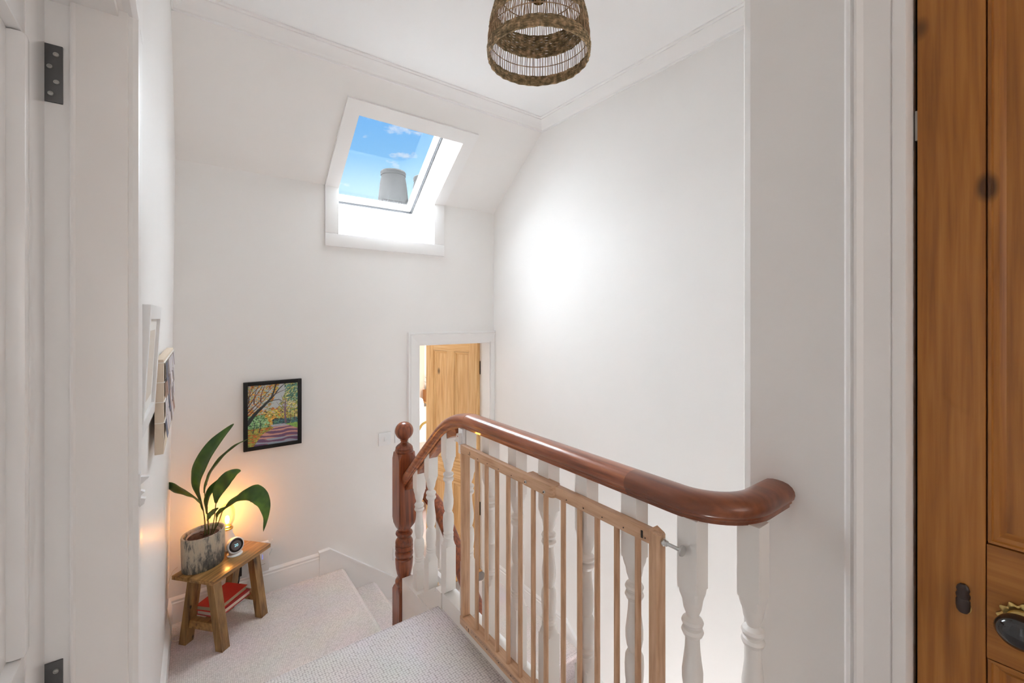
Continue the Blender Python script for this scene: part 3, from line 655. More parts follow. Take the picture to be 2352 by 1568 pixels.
# ------------------------------------------------------------------ balustrade
def baluster(x, y, ztop, zbot, dz, slope, label, group):
    s = 0.0238
    prof = [(0.0225, -0.643), (0.0215, -0.650), (0.0195, -0.662), (0.0150, -0.674), (0.0128, -0.681), (0.0150, -0.684), (0.0215, -0.688), (0.0240, -0.694), (0.0215, -0.701), (0.0155, -0.704), (0.0215, -0.708), (0.0242, -0.715), (0.0215, -0.722), (0.0165, -0.727), (0.0155, -0.735), (0.0165, -0.755), (0.0200, -0.785), (0.0228, -0.806), (0.0225, -0.826), (0.0190, -0.846), (0.0150, -0.858), (0.0185, -0.862), (0.0232, -0.872), (0.0246, -0.895), (0.0240, -0.918), (0.0215, -0.940), (0.0205, -0.948), (0.0228, -0.951), (0.0226, -0.957), (0.0205, -0.960), (0.0226, -0.963), (0.0224, -0.969), (0.0205, -0.972), (0.0222, -0.976), (0.0225, -0.985)]
    b = thing('baluster', (x, y, zbot), label, 'baluster', group)
    ch = 0.014
    def sq(z, h, sl=0.0):
        return [Vector((x + a * h, y + c * h, z + sl * (c * h))) for a, c in ((-1, -1), (1, -1), (1, 1), (-1, 1))]
    zt_, zb_ = -0.617 + dz, -1.005 + dz
    n = 24
    def squircle(z, k):   # blend square to circle
        r_ = []
        for i in range(n):
            a = 2 * PI * (i + 0.5) / n; cx, cy = math.cos(a), math.sin(a); m_ = max(abs(cx), abs(cy))
            f = (1 - k) * (s / m_) + k * 0.0225
            r_.append(Vector((x + cx * f, y + cy * f, z)))
        return r_
    m_ = MB(); m_.loft([sq(ztop, s, slope), sq(zt_, s)]); m_.loft([squircle(zt_, 0.0), squircle(zt_ - 0.012, 0.25), squircle(zt_ - 0.022, 0.75), squircle(zt_ - 0.026, 1.0)])
    obj('top_block', m_, 'baluster_white', b)
    obj('turned_shaft', MB().lathe([(r, z + dz) for r, z in prof], (x, y), n, True), 'baluster_white', b)
    m_ = MB(); m_.loft([squircle(zb_ + 0.020, 1.0), squircle(zb_ + 0.016, 0.75), squircle(zb_ + 0.006, 0.3), squircle(zb_, 0.0)]); m_.loft([sq(zb_, s), sq(zbot, s, slope)])
    obj('bottom_block', m_, 'baluster_white', b)
    return b
XB = 0.924
G = 'white turned balusters of the upper balustrade'
ys = [0.550, 0.711, 0.879, 1.042, 1.207, 1.374, 1.538]
names = ['white turned baluster nearest the wall end, beside the gate bolt', 'white turned baluster behind the right end of the gate', 'white turned baluster third from the wall end, behind the gate', 'white turned baluster behind the middle overlap of the gate', 'white turned baluster fifth from the wall end, behind the gate', 'white turned baluster sixth from the wall end, behind the gate', 'white turned baluster carrying the gate latch bracket']
for y, l in zip(ys, names): baluster(XB, y, -0.4532, -1.2135, 0.0, 0.0, l, G)
baluster(1.003, 0.453, -0.4525, -1.2135, 0.0, 0.0, 'white turned baluster against the wall under the rail bend', G)
baluster(XB, 1.708, -0.50, -1.2135, 0.0, -0.75, 'white turned baluster third from the dark newel post', G)
baluster(XB, 1.879, -0.64, -1.288, -0.137, -0.75, 'white turned baluster second from the dark newel post', G)
baluster(XB, 2.009, -0.755, -1.378, -0.238, -0.75, 'white turned baluster next to the dark newel post', G)

# handrail
RP = [(-0.026, -0.029), (0.026, -0.029), (0.027, -0.021), (0.031, -0.018), (0.031, -0.013), (0.036, -0.008), (0.0385, 0.002), (0.037, 0.011), (0.032, 0.019), (0.023, 0.0255), (0.011, 0.0285), (0, 0.0290), (-0.011, 0.0285), (-0.023, 0.0255), (-0.032, 0.019), (-0.037, 0.011), (-0.0385, 0.002), (-0.036, -0.008), (-0.031, -0.013), (-0.031, -0.018), (-0.027, -0.021)]
hr = thing('handrail', (XB, 1.2, -0.45), 'polished red-brown wooden handrail swooping down to the newel post', 'handrail')
za = -0.425
def cat(pts, n=8):
    pts = [Vector(p) for p in pts]; out = []
    for i in range(len(pts) - 1):
        p0, p1, p2, p3 = pts[max(i - 1, 0)], pts[i], pts[i + 1], pts[min(i + 2, len(pts) - 1)]
        for k in range(n):
            t_ = k / n; out.append(0.5 * ((2 * p1) + (p2 - p0) * t_ + (2 * p0 - 5 * p1 + 4 * p2 - p3) * t_ * t_ + (3 * p1 - p0 - 3 * p2 + p3) * t_ ** 3))
    out.append(pts[-1]); return out
ramp = cat([(XB, 2.16, -0.862), (XB, 2.05, -0.766), (XB, 1.93, -0.663), (XB, 1.83, -0.578), (XB, 1.75, -0.512), (XB, 1.68, -0.468), (XB, 1.60, -0.438), (XB, 1.52, za)], 6)
obj('ramp', MB().sweep(RP, ramp, (1, 0, 0)), 'mahogany', hr)
obj('level_rail', MB().sweep(RP, [(XB, 1.52, za), (XB, 1.0, za), (XB, 0.715, za)], (1, 0, 0)), 'mahogany', hr)
R_ = 0.122; cx, cy = XB + R_, 0.584
arc = [(XB, 0.715, za), (XB, 0.65, za)] + [(cx - R_ * math.cos(a), cy - R_ * math.sin(a), za) for a in [PI / 2 * k / 14 for k in range(15)]] + [(XN + 0.004, cy - R_, za)]
def side_h(i, t_): return Vector((0, 0, 1)).cross(t_) * -1
sw = MB(); pts = [Vector(p) for p in arc]; rings = []
for i, p in enumerate(pts):
    t_ = (pts[min(i + 1, len(pts) - 1)] - pts[max(i - 1, 0)]).normalized(); sd = Vector((t_.y, -t_.x, 0))
    rings.append([p + sd * a + Vector((0, 0, b)) for a, b in RP])
sw.loft(rings); q = obj('wall_bend', sw, 'mahogany_dark', hr); q['label'] = 'darker curved end running into the wall'
for y, (zt_, zb_) in {1.708: (-0.47, -0.515), 1.879: (-0.61, -0.665), 2.009: (-0.73, -0.775)}.items(): pass
obj('fillet', MB().sweep([(-0.020, -0.030), (0.020, -0.030), (0.020, 0.004), (-0.020, 0.004)], [p + Vector((0, 0.012, -0.032)) for p in ramp[:-6]], (1, 0, 0)), 'mahogany', hr)

# newel post
nw = thing('newel_post', (0.916, 2.178, -1.95), 'dark red-brown turned newel post with ball finial', 'newel post')
nx, ny, hs = 0.916, 2.178, 0.0465
def ball(r, zc, n=14): return [(max(0.001, r * math.sin(PI * k / n)), zc - r * math.cos(PI * k / n)) for k in range(n + 1)]
obj('ball_finial', MB().lathe(ball(0.0475, -0.600, 18), (nx, ny), 32), 'mahogany_upright', nw)
obj('neck', MB().lathe([(0.0465, -0.709), (0.0475, -0.703), (0.0465, -0.697), (0.043, -0.694), (0.045, -0.690), (0.043, -0.683), (0.035, -0.674), (0.025, -0.667), (0.0175, -0.660), (0.0165, -0.655), (0.020, -0.650), (0.020, -0.645), (0.012, -0.640)], (nx, ny), 32), 'mahogany_upright', nw)
def sqr(z, h, c=0.0):
    p = []
    for a, b in ((-1, -1), (1, -1), (1, 1), (-1, 1)):
        p.append((a, b))
    if c <= 0: return [Vector((nx + a * h, ny + b * h, z)) for a, b in p]
def oct_(z, h, c):
    return [Vector((nx + a, ny + b, z)) for a, b in ((-h + c, -h), (h - c, -h), (h, -h + c), (h, h - c), (h - c, h), (-h + c, h), (-h, h - c), (-h, -h + c))]
mb = MB(); mb.loft([oct_(-0.709, hs, 0.018), oct_(-0.725, hs, 0.011), oct_(-0.748, hs, 0.001), oct_(-1.055, hs, 0.001), oct_(-1.082, hs * 0.97, 0.010), oct_(-1.102, hs * 0.85, 0.02), oct_(-1.112, hs * 0.72, 0.02)])
obj('upper_block', mb, 'mahogany_upright', nw)
pf = [(0.033, -1.108), (0.030, -1.117), (0.029, -1.121), (0.036, -1.124), (0.043, -1.130), (0.0445, -1.137), (0.041, -1.145), (0.034, -1.151), (0.031, -1.156), (0.036, -1.162), (0.044, -1.174), (0.0455, -1.184), (0.045, -1.194), (0.042, -1.197), (0.0455, -1.200), (0.0455, -1.218), (0.041, -1.222), (0.039, -1.226), (0.045, -1.231), (0.0465, -1.242), (0.045, -1.252), (0.040, -1.258), (0.039, -1.262), (0.0455, -1.268), (0.0455, -1.285), (0.043, -1.315), (0.037, -1.345), (0.031, -1.362), (0.030, -1.368), (0.041, -1.374), (0.046, -1.383), (0.0465, -1.392), (0.043, -1.402), (0.038, -1.412), (0.030, -1.420)]
obj('turned_shaft', MB().lathe(pf, (nx, ny), 32), 'mahogany_upright', nw)
mb = MB(); mb.loft([oct_(-1.398, hs * 0.80, 0.022), oct_(-1.412, hs * 0.95, 0.012), oct_(-1.432, hs, 0.001), oct_(-1.95, hs, 0.001)]); obj('lower_block', mb, 'mahogany_upright', nw)

# kerb and string under the balusters
kb_ = thing('trim_9', (0.93, 1.1, ZU), 'white painted kerb along the landing edge under the balusters', 'stair string', None, 'structure')
obj('kerb', MB().box(0.900, 0.956, 0.50, 1.725, ZU - 0.05, -1.2135, 0.003), 'baluster_white', kb_)
obj('outer_nosing', MB().box(0.9565, 0.978, 0.50, 2.13, -1.262, -1.232, 0.004), 'gloss_white', kb_)
pl_ = [(1.72, -1.2145), (1.773, -1.2145), (2.130, -1.465), (2.130, -1.64), (1.72, -1.64)]
obj('string', MB().prism([(0.894, y, z) for y, z in pl_], (0.062, 0, 0)), 'baluster_white', kb_, False)
obj('string_bead', MB().prism([(0.870, y, z) for y, z in [(1.775, -1.283), (2.05, -1.491), (2.05, -1.4965), (1.775, -1.2885)]], (0.004, 0, 0)), 'grey_print', kb_, False) if False else None
pl_ = [(1.770, -1.2115), (2.131, -1.4645), (2.131, -1.484), (1.770, -1.231)]
obj('string_cap', MB().prism([(0.889, y, z) for y, z in pl_], (0.070, 0, 0)), 'baluster_white', kb_, False)

# lower handrail
lr = thing('lower_handrail', (1.08, 2.0, -1.6), 'dark wooden handrail of the lower stairs glimpsed between the balusters', 'handrail')
lp = cat([(0.955, 2.185, -0.845), (1.02, 2.175, -0.925), (1.065, 2.11, -1.00), (1.075, 2.0, -1.085), (1.075, 1.87, -1.205), (1.075, 1.75, -1.325), (1.075, 1.2, -1.80)], 6)
sw = MB(); rings = []
for i, p in enumerate(lp):
    t_ = (lp[min(i + 1, len(lp) - 1)] - lp[max(i - 1, 0)]).normalized(); sd = Vector((t_.y, -t_.x, 0)).normalized(); up = sd.cross(t_)
    if up.z < 0: up = -up
    rings.append([p + sd * a + up * b for a, b in RP])
sw.loft(rings); obj('rail', sw, 'mahogany_upright', lr)
obj('string', MB().prism([(1.05, y, z) for y, z in [(2.13, -1.85), (1.95, -1.93), (1.2, -2.55), (1.2, -2.95), (1.95, -2.3), (2.13, -2.2)]], (0.05, 0, 0)), 'baluster_white', lr, False)
for y, z, l in ((2.06, -1.06, 'white lower baluster seen between the two upper ones by the newel'), (1.80, -1.30, 'white lower baluster under the steep dark rail')):
    baluster(1.075, y, z, z - 0.78 - 0.04, z + 0.446 - 0.03, 0.7, l, 'white turned balusters of the lower stairs')

# ------------------------------------------------------------------ baby gate
gt = thing('baby_gate', (0.885, 1.06, -1.214), 'beech wood baby gate with round bars folded against the balusters', 'baby gate')
def gb(nm, y0, y1, z0, z1, xa, xb, m='beech_rail', bev=0.003, par=gt): return obj(nm, MB().box(xa, xb, y0, y1, z0, z1, bev), m, par)
FA, FB = 0.866, 0.886
BA, BB_ = 0.879, 0.900
r1 = gb('top_rail', 1.101, 1.504, -0.539, -0.505, FA, FB)
# rounded overlap block of the left half
mb = MB(); pts = []
y0, y1, xa, xb = 0.962, 1.10, FA, 0.906
corner = 0.016
def rr(z):
    out = []
    for (cx_, cy_, a0) in ((xa + corner, y0 + corner, PI), (xb - corner, y0 + corner, 1.5 * PI), (xb - 0.0004, y1 - 0.0004, 0), (xa + 0.0004, y1 - 0.0004, 0.5 * PI)):
        rad = corner if cy_ < y0 + 0.02 else 0.0004
        for k in range(6): a = a0 + PI / 2 * k / 5; out.append(Vector((cx_ + rad * math.cos(a), cy_ + rad * math.sin(a), z)))
    return out
mb.loft([rr(-0.5395), rr(-0.5045)]); obj('overlap_block', mb, 'beech_rail', gt)
gb('top_rail', 0.628, 1.06, -0.540, -0.506, BA, BB_)
gb('bottom_rail', 1.091, 1.504, -1.214, -1.180, FA - 0.002, FB + 0.016)
gb('bottom_rail', 0.628, 1.02, -1.214, -1.180, BA, BB_ + 0.004)
mb = MB(); zz0 = (-1.2145, -1.1795); y0, y1 = 0.955, 1.09; xb = 0.914
mb.loft([rr(zz0[0]), rr(zz0[1])]); obj('overlap_block', mb, 'beech_rail', gt)
gb('end_post', 1.485, 1.503, -1.18, -0.539, FA + 0.0005, FA + 0.034, 'beech', 0.002)
mb = MB()
px0, px1, py0, py1 = 0.869, 0.902, 0.602, 0.6275
mb.prism([(px0, py0 + 0.006, 0), (px0 + 0.005, py0, 0), (px1 - 0.005, py0, 0), (px1, py0 + 0.006, 0), (px1, py1, 0), (px0, py1, 0)], (0, 0, 0.7))
for v in mb.v: v.z = -1.222 if v.z < 0.3 else (-0.499 if v.y > py0 + 0.008 else -0.508)
obj('end_post', mb, 'beech', gt, False)
rod = MB().tube([(0, 0, 0), (0, 0, 0.646)], 0.0079, 14)
first = None
for y in (1.399, 1.332, 1.265, 1.198, 1.131, 1.064, 1.003, 0.941, 0.874, 0.808, 0.741, 0.675):
    xx = (FA + FB) / 2 + 0.002 if y > 1.0 else (BA + BB_) / 2 + 0.002
    m_ = MB(); m_.v = [v + Vector((xx, y, -1.183)) for v in rod.v]; m_.f = rod.f
    obj('bar', m_, 'beech', gt)
def disc_x(y, z, x, r, m, nm, d=0.002):
    return obj(nm, lathe_x([(r, x), (r, x - d), (r * 0.8, x - d * 1.4)], (0, y, z), 14), m, gt)
for y in (1.44, 1.375, 1.31, 1.24, 1.165): disc_x(y, -0.529, FA + 0.0016, 0.0017, 'black_rubber', 'peg_hole')
for y in (0.915, 0.848, 0.78, 0.71, 0.645): disc_x(y, -0.530, BA + 0.0016, 0.0017, 'black_rubber', 'peg_hole')
for y in (1.45, 1.385, 1.31, 1.235, 1.165): disc_x(y, -1.196, FA - 0.0004, 0.0017, 'black_rubber', 'peg_hole')
for y, z, x in ((1.088, -0.527, FA), (0.998, -0.530, FA), (1.085, -1.203, FA - 0.002)): disc_x(y, z, x, 0.0048, 'steel', 'screw'); disc_x(y, z, x - 0.0026, 0.0018, 'black_rubber', 'screw_socket')
obj('slot', MB().box(FA - 0.0005, FA + 0.002, 1.4295, 1.4325, -0.531, -0.516), 'black_rubber', gt, False)
obj('slot', MB().box(FA - 0.0027, FA + 0.002, 1.435, 1.438, -1.208, -1.194), 'black_rubber', gt, False)
obj('slot', MB().box(BA - 0.0008, BA + 0.002, 0.6515, 0.6570, -0.533, -0.515, 0.0), 'black_rubber', gt, False)
# printed lines on the bottom rail, too small to read
m_ = MB()
for row in range(3):
    y = 1.418
    while y > 1.10:
        ln = random.uniform(0.004, 0.012); z = -1.188 - row * 0.0042
        m_.add([(FA - 0.0026, y, z), (FA - 0.0026, y - ln, z), (FA - 0.0026, y - ln, z - 0.0016), (FA - 0.0026, y, z - 0.0016)], [[0, 1, 2, 3]]); y -= ln + 0.003
o = obj('printed_lines', m_, 'grey_print', gt, False); o['kind'] = 'stuff'
def lathe_y(prof, c, n=20):
    m_ = MB(); m_.loft([[Vector((c[0] + r * math.cos(2 * PI * k / n), y, c[2] + r * math.sin(2 * PI * k / n))) for k in range(n)] for r, y in prof]); return m_
bc = (0.886, 0, -0.523)
bo = obj('bolt', lathe_y([(0.0065, 0.603), (0.0085, 0.601), (0.0085, 0.597), (0.0075, 0.596), (0.0065, 0.594), (0.0065, 0.590), (0.0042, 0.589), (0.0042, 0.556)], bc), 'steel', gt); bo['label'] = 'steel clamping bolt with flat disc'
obj('disc', lathe_y([(0.005, 0.557), (0.0105, 0.555), (0.0125, 0.5535), (0.0125, 0.551), (0.0115, 0.5495), (0.002, 0.549)], bc, 28), 'steel', bo)
br = obj('latch_bracket', MB().box(0.884, 0.900, 1.518, 1.552, -0.555, -0.452, 0.003), 'plastic_white', gt); br['label'] = 'white plastic latch bracket'
obj('latch_hook', MB().prism([(0.872, y, z) for y, z in [(1.525, -0.468), (1.545, -0.472), (1.548, -0.492), (1.562, -0.503), (1.560, -0.507), (1.535, -0.504), (1.528, -0.512), (1.522, -0.512)]], (0.014, 0, 0)), 'plastic_white', br, False)
obj('red_mark', MB().box(0.8712, 0.873, 1.533, 1.538, -0.483, -0.479), 'red_print', br, False)
obj('pivot', lathe_y([(0.005, 1.500), (0.005, 1.508), (0.008, 1.509), (0.008, 1.514), (0.005, 1.515), (0.005, 1.52)], (0.882, 0, -0.528)), 'steel', gt)
bl = obj('lower_bracket', MB().box(0.884, 0.900, 1.512, 1.540, -1.210, -1.10, 0.002), 'plastic_white', gt)
obj('pivot', lathe_y([(0.005, 1.500), (0.005, 1.506), (0.009, 1.507), (0.009, 1.513), (0.005, 1.514), (0.005, 1.519)], (0.880, 0, -1.165)), 'steel', gt)
for zz in (-1.135, -1.195): obj('screw', lathe_x([(0.0032, 0.8845), (0.003, 0.8825)], (0, 1.526, zz), 12), 'screw_grey', bl)

# ------------------------------------------------------------------ bench
BX, BY, BZ = 0.154, 2.684, ZM
BA_ = math.atan2(0.236, 0.2685)
bn = thing('bench', (BX, BY, BZ), 'small rustic wooden bench with splayed legs in the corner', 'bench'); bn.rotation_euler = (0, 0, BA_)
OB = Vector((BX, BY, BZ))
def bobj(nm, mb, m, par=bn, sm=True):
    for v in mb.v: v += OB
    return obj(nm, mb, m, par, sm)
hL, hW, hT = 0.1785, 0.121, 0.362
bobj('top_plank', MB().box(-hL, hL, -hW, 0.018, hT - 0.020, hT, 0.002), 'rustic_top'); bobj('top_plank', MB().box(-hL, hL, 0.0195, hW, hT - 0.020, hT - 0.0006, 0.002), 'rustic_top')
def leg(xc, sy):
    m_ = MB(); ls = 0.022
    xt, yt = xc, sy * 0.052; xb, yb = xc, sy * 0.108
    top_ = [Vector((xt + a * ls, yt + b * ls * 0.9, hT - 0.021)) for a, b in ((-1, -1), (1, -1), (1, 1), (-1, 1))]
    bot = [Vector((xb + a * ls, yb + b * ls * 0.9, 0.0)) for a, b in ((-1, -1), (1, -1), (1, 1), (-1, 1))]
    m_.loft([bot, top_]); return m_
for xc in (-0.116, 0.128):
    for sy in (-1, 1): bobj('leg', leg(xc, sy), 'rustic', bn, False)
    bobj('cross_rail', MB().box(xc - 0.016, xc + 0.016, -0.088, 0.088, 0.085, 0.125, 0.002), 'rustic_top')
bobj('stretcher', MB().box(-0.099, 0.111, -0.016, 0.016, 0.088, 0.122, 0.002), 'rustic_top')
# books on the stretcher
def place(nm, mbx, m, root, O, sm=True):
    for v in mbx.v: v += O
    return obj(nm, mbx, m, root, sm)
def book(w, d, h, loc, rot, label, cover, pages, cat_='book'):
    O = Vector(loc); b = thing('book', loc, label, cat_); b.rotation_euler = (0, 0, rot)
    place('cover', MB().box(-w / 2, w / 2, -d / 2, d / 2, h - 0.003, h), cover, b, O, False); place('cover', MB().box(-w / 2, w / 2, -d / 2, d / 2, 0, 0.003), cover, b, O, False)
    place('spine', MB().box(-w / 2, w / 2, d / 2 - 0.003, d / 2, 0.003, h - 0.003), cover, b, O, False)
    place('pages', MB().box(-w / 2 + 0.004, w / 2 - 0.004, -d / 2 + 0.004, d / 2 - 0.0035, 0.003, h - 0.003), pages, b, O, False)
    return b
c_ = math.cos(BA_); s_ = math.sin(BA_)
def bw(x, y, z): return (BX + x * c_ - y * s_, BY + x * s_ + y * c_, BZ + z)
book(0.195, 0.135, 0.024, bw(0.004, 0.004, 0.1255), BA_, 'pale paperback with red speckled cover under the red book', 'red_print', 'paper_pale')
book(0.190, 0.125, 0.026, bw(-0.002, 0.010, 0.1505), BA_ + 0.05, 'bright red cloth book on the shelf of the bench', 'red_cloth', 'paper_edge')

# potted plant
PZ = BZ + hT + 0.0005
PC = Vector((0.066, 2.682, PZ))
pt_ = thing('potted_plant', tuple(PC), 'broad-leaved green house plant in mottled stone oval pot on the bench', 'potted plant')
prot = BA_
def oval(prof, n=40, caps=True):
    m_ = MB(); m_.lathe([(r, PZ + z) for r, z in prof], (PC.x, PC.y), n, caps, 1.0, 0.80, prot); return m_
obj('pot', oval([(0.094, 0.0), (0.097, 0.004), (0.100, 0.08), (0.101, 0.160), (0.100, 0.165), (0.096, 0.1665), (0.091, 0.164), (0.089, 0.155), (0.088, 0.10)], 48), 'pot_stone', pt_)
obj('liner', oval([(0.076, 0.10), (0.078, 0.154), (0.0765, 0.1555), (0.075, 0.154), (0.074, 0.14)], 40, False), 'liner', pt_)
obj('pot_gap', oval([(0.0885, 0.12), (0.0745, 0.121)], 40, True), 'pot_dark', pt_)
m_ = MB(); rng = random.Random(3); n = 40
rings = []
for k in range(9):
    rr_ = 0.0755 * (1 - k / 9.0)
    ring_ = []
    for i in range(n):
        a = 2 * PI * i / n; x_, y_ = rr_ * math.cos(a), rr_ * 0.8 * math.sin(a)
        ring_.append(Vector((PC.x + x_ * math.cos(prot) - y_ * math.sin(prot), PC.y + x_ * math.sin(prot) + y_ * math.cos(prot), PZ + 0.143 + rng.uniform(-0.003, 0.004) + 0.004 * k / 9)))
    rings.append(ring_)
m_.loft(rings); obj('soil', m_, 'soil', pt_)
sY, cY = math.sin(YAW), math.cos(YAW)
def bp(u, v, dep):      # point at forward distance dep seen at photo position (u,v)
    o_ = (u - 1176.0) / 1000.0 * dep; f_ = dep
    return Vector((f_ * sY + o_ * cY, f_ * cY - o_ * sY, (727.0 - v) / 1000.0 * dep))
RV = Vector((cY, -sY, 0)); FV = Vector((sY, cY, 0)); UV = Vector((0, 0, 1))
def leaf(path, widths, tilt, cup, base, roll0=0.0, roll1=0.0):
    """path: centreline control points; widths: half widths along the blade; tilt: depth lean of the blade across"""
    pts = cat(path, 7); m = len(pts); nw_ = 7; vs_ = []; lwv = []
    for i, p in enumerate(pts):
        t_ = (pts[min(i + 1, m - 1)] - pts[max(i - 1, 0)]).normalized()
        f = i / (m - 1); k = f * (len(widths) - 1); a = int(min(k, len(widths) - 2)); wd = 1.15 * (widths[a] + (widths[a + 1] - widths[a]) * (k - a))
        side = t_.cross(FV).normalized(); nn = side.cross(t_).normalized()
        ang_ = tilt + roll0 + (roll1 - roll0) * f
        sd = side * math.cos(ang_) + nn * math.sin(ang_); nr = t_.cross(sd).normalized()
        for j in range(nw_):
            q = (j / (nw_ - 1)) * 2 - 1
            vs_.append(p + sd * wd * q + nr * (cup * wd * (abs(q) ** 1.5)) + nr * 0.0012 * math.sin(i * 0.9 + q * 2)); lwv.append(q)
    m2 = MB(); fs = []
    for i in range(m - 1):
        for j in range(nw_ - 1): fs.append([i * nw_ + j, i * nw_ + j + 1, (i + 1) * nw_ + j + 1, (i + 1) * nw_ + j])
    m2.add(vs_, fs); o_ = obj('leaf', m2, 'leaf', pt_, True, None, False)
    at = o_.data.attributes.new('lw', 'FLOAT', 'POINT'); at.data.foreach_set('value', lwv)
    for poly in o_.data.polygons: poly.use_smooth = True
    md = o_.modifiers.new('thick', 'SOLIDIFY'); md.thickness = 0.0008
    b0 = Vector(base); e0 = pts[0]; mid = (b0 + e0) / 2 + (b0 - e0).cross(FV).normalized() * 0.004
    obj('stalk', MB().tube(cat([b0, mid, e0, pts[4]], 5), 0.0022, 8), 'stalk', o_)
    return o_
D = PC.x * sY + PC.y * cY
def soilp(dx, dy): return (PC.x + dx, PC.y + dy, PZ + 0.142)
leaf([bp(462, 1150, D), bp(455, 1110, D - .005), bp(465, 1070, D - .01), bp(492, 1022, D - .02), bp(537, 973, D - .04)], [0.006, 0.026, 0.038, 0.036, 0.024, 0.002], 0.3, 0.35, soilp(0.012, 0.0), 0.2, -0.1)
leaf([bp(470, 1130, D + .02), bp(482, 1092, D + .02), bp(508, 1055, D + .03), bp(540, 1025, D + .05), bp(570, 1008, D + .07)], [0.008, 0.018, 0.020, 0.014, 0.007, 0.001], 0.9, 0.5, soilp(0.02, 0.01), 0.2, 0.1)
leaf([bp(467, 1172, D - .01), bp(458, 1148, D - .02), bp(432, 1131, D - .03), bp(405, 1118, D - .03), bp(374, 1110, D - .02)], [0.006, 0.024, 0.016, 0.026, 0.028, 0.004], 0.45, 0.25, soilp(0.004, -0.012), 0.5, -0.2)
leaf([bp(476, 1180, D + .01), bp(478, 1148, D + .01), bp(490, 1122, D + .02), bp(512, 1100, D + .03), bp(530, 1086, D + .04)], [0.004, 0.018, 0.022, 0.016, 0.010, 0.002], 0.5, 0.4, soilp(0.022, -0.004), 0.1, 0.0)
leaf([bp(496, 1155, D - .01), bp(501, 1130, D - .02), bp(518, 1105, D - .03), bp(538, 1087, D - .04), bp(553, 1080, D - .05)], [0.004, 0.022, 0.032, 0.030, 0.016, 0.003], 0.2, 0.2, soilp(0.03, -0.005), 0.0, 0.2)
leaf([bp(512, 1172, D), bp(533, 1153, D - .01), bp(560, 1138, D - .03), bp(588, 1133, D - .05), bp(606, 1152, D - .07), bp(611, 1185, D - .08), bp(605, 1220, D - .08)], [0.003, 0.014, 0.014, 0.024, 0.036, 0.032, 0.020, 0.008, 0.001], 0.35, 0.25, soilp(0.035, -0.01), 0.5, -0.3)
leaf([bp(477, 1196, D - .01), bp(482, 1184, D - .01), bp(492, 1174, D - .02), bp(502, 1166, D - .03)], [0.003, 0.013, 0.011, 0.002], 0.4, 0.3, soilp(0.018, -0.012))
leaf([bp(497, 1195, D - .02), bp(500, 1182, D - .02), bp(508, 1172, D - .03), bp(522, 1164, D - .04)], [0.002, 0.010, 0.010, 0.002], 0.5, 0.3, soilp(0.034, -0.018))

# table lamp (real glowing bulb)
lc = Vector((0.172, 2.785, PZ))
lp_ = thing('table_lamp', tuple(lc), 'white table lamp with big clear glowing bulb behind the pot', 'lamp')
obj('base', MB().lathe([(0.034, PZ), (0.037, PZ + 0.004), (0.037, PZ + 0.05), (0.034, PZ + 0.064), (0.025, PZ + 0.080), (0.024, PZ + 0.105), (0.020, PZ + 0.108)], (lc.x, lc.y), 28), 'plastic_white', lp_)
obj('collar', MB().lathe([(0.024, PZ + 0.105), (0.027, PZ + 0.107), (0.027, PZ + 0.113), (0.021, PZ + 0.116), (0.020, PZ + 0.122), (0.012, PZ + 0.125)], (lc.x, lc.y), 28), 'brass', lp_)
obj('bulb', MB().lathe([(0.016, PZ + 0.122), (0.024, PZ + 0.132), (0.033, PZ + 0.150), (0.036, PZ + 0.175), (0.035, PZ + 0.205), (0.028, PZ + 0.228), (0.015, PZ + 0.240), (0.001, PZ + 0.243)], (lc.x, lc.y), 32, False), 'glass_bulb', lp_)
obj('filament', MB().lathe([(0.001, PZ + 0.135), (0.008, PZ + 0.140), (0.010, PZ + 0.155), (0.008, PZ + 0.172), (0.001, PZ + 0.178)], (lc.x, lc.y), 16), 'lamp_glow', lp_)
ll = light('lamp_light', 'POINT', (0, 0, 0.165), 2.6, (1.0, 0.36, 0.05), shadow_soft_size=0.02); ll.parent = lp_

# thermostat on its stand
th = thing('thermostat', (0.200, 2.700, PZ), 'round white smart thermostat on a stand showing 20', 'thermostat'); th.rotation_euler = (0, 0, math.atan2(-2.70, -0.20) + PI / 2 + 0.42)
OT = Vector((0.200, 2.700, PZ))
place('stand', MB().lathe([(0.036, 0), (0.037, 0.003), (0.034, 0.006), (0.02, 0.008)], (0, 0), 32), 'plastic_white', th, OT)
place('support', MB().prism([(-0.022, 0.018, 0.005), (0.022, 0.018, 0.005), (0.017, 0.012, 0.04), (-0.017, 0.012, 0.04)], (0, 0.008, 0)), 'plastic_white', th, OT, False)
tl = 0.16
def face(prof, cz=0.048, n=36):   # revolve around local -Y, leaning back
    m_ = MB(); rings = []
    for r, y in prof: rings.append([Vector((r * math.cos(2 * PI * k / n), y * math.cos(tl) + r * math.sin(2 * PI * k / n) * math.sin(tl), cz + r * math.sin(2 * PI * k / n) * math.cos(tl) - y * math.sin(tl) * 0 - y * math.sin(tl))) for k in range(n)])
    return m_.loft(rings)
place('body', face([(0.028, 0.020), (0.036, 0.014), (0.0395, 0.0), (0.0405, -0.010), (0.0385, -0.016), (0.035, -0.0165), (0.034, -0.0145), (0.01, -0.014)]), 'plastic_white', th, OT)
place('screen', face([(0.0335, -0.0135), (0.0335, -0.0158), (0.010, -0.0160)]), 'screen_black', th, OT)
place('dial_ring', face([(0.0245, -0.0155), (0.0245, -0.0164), (0.008, -0.0166)]), 'screen_ring', th, OT)
cu = bpy.data.curves.new('digits', 'FONT'); cu.body = '20'; cu.size = 0.019; cu.align_x = 'CENTER'; cu.align_y = 'CENTER'; cu.extrude = 0.0002
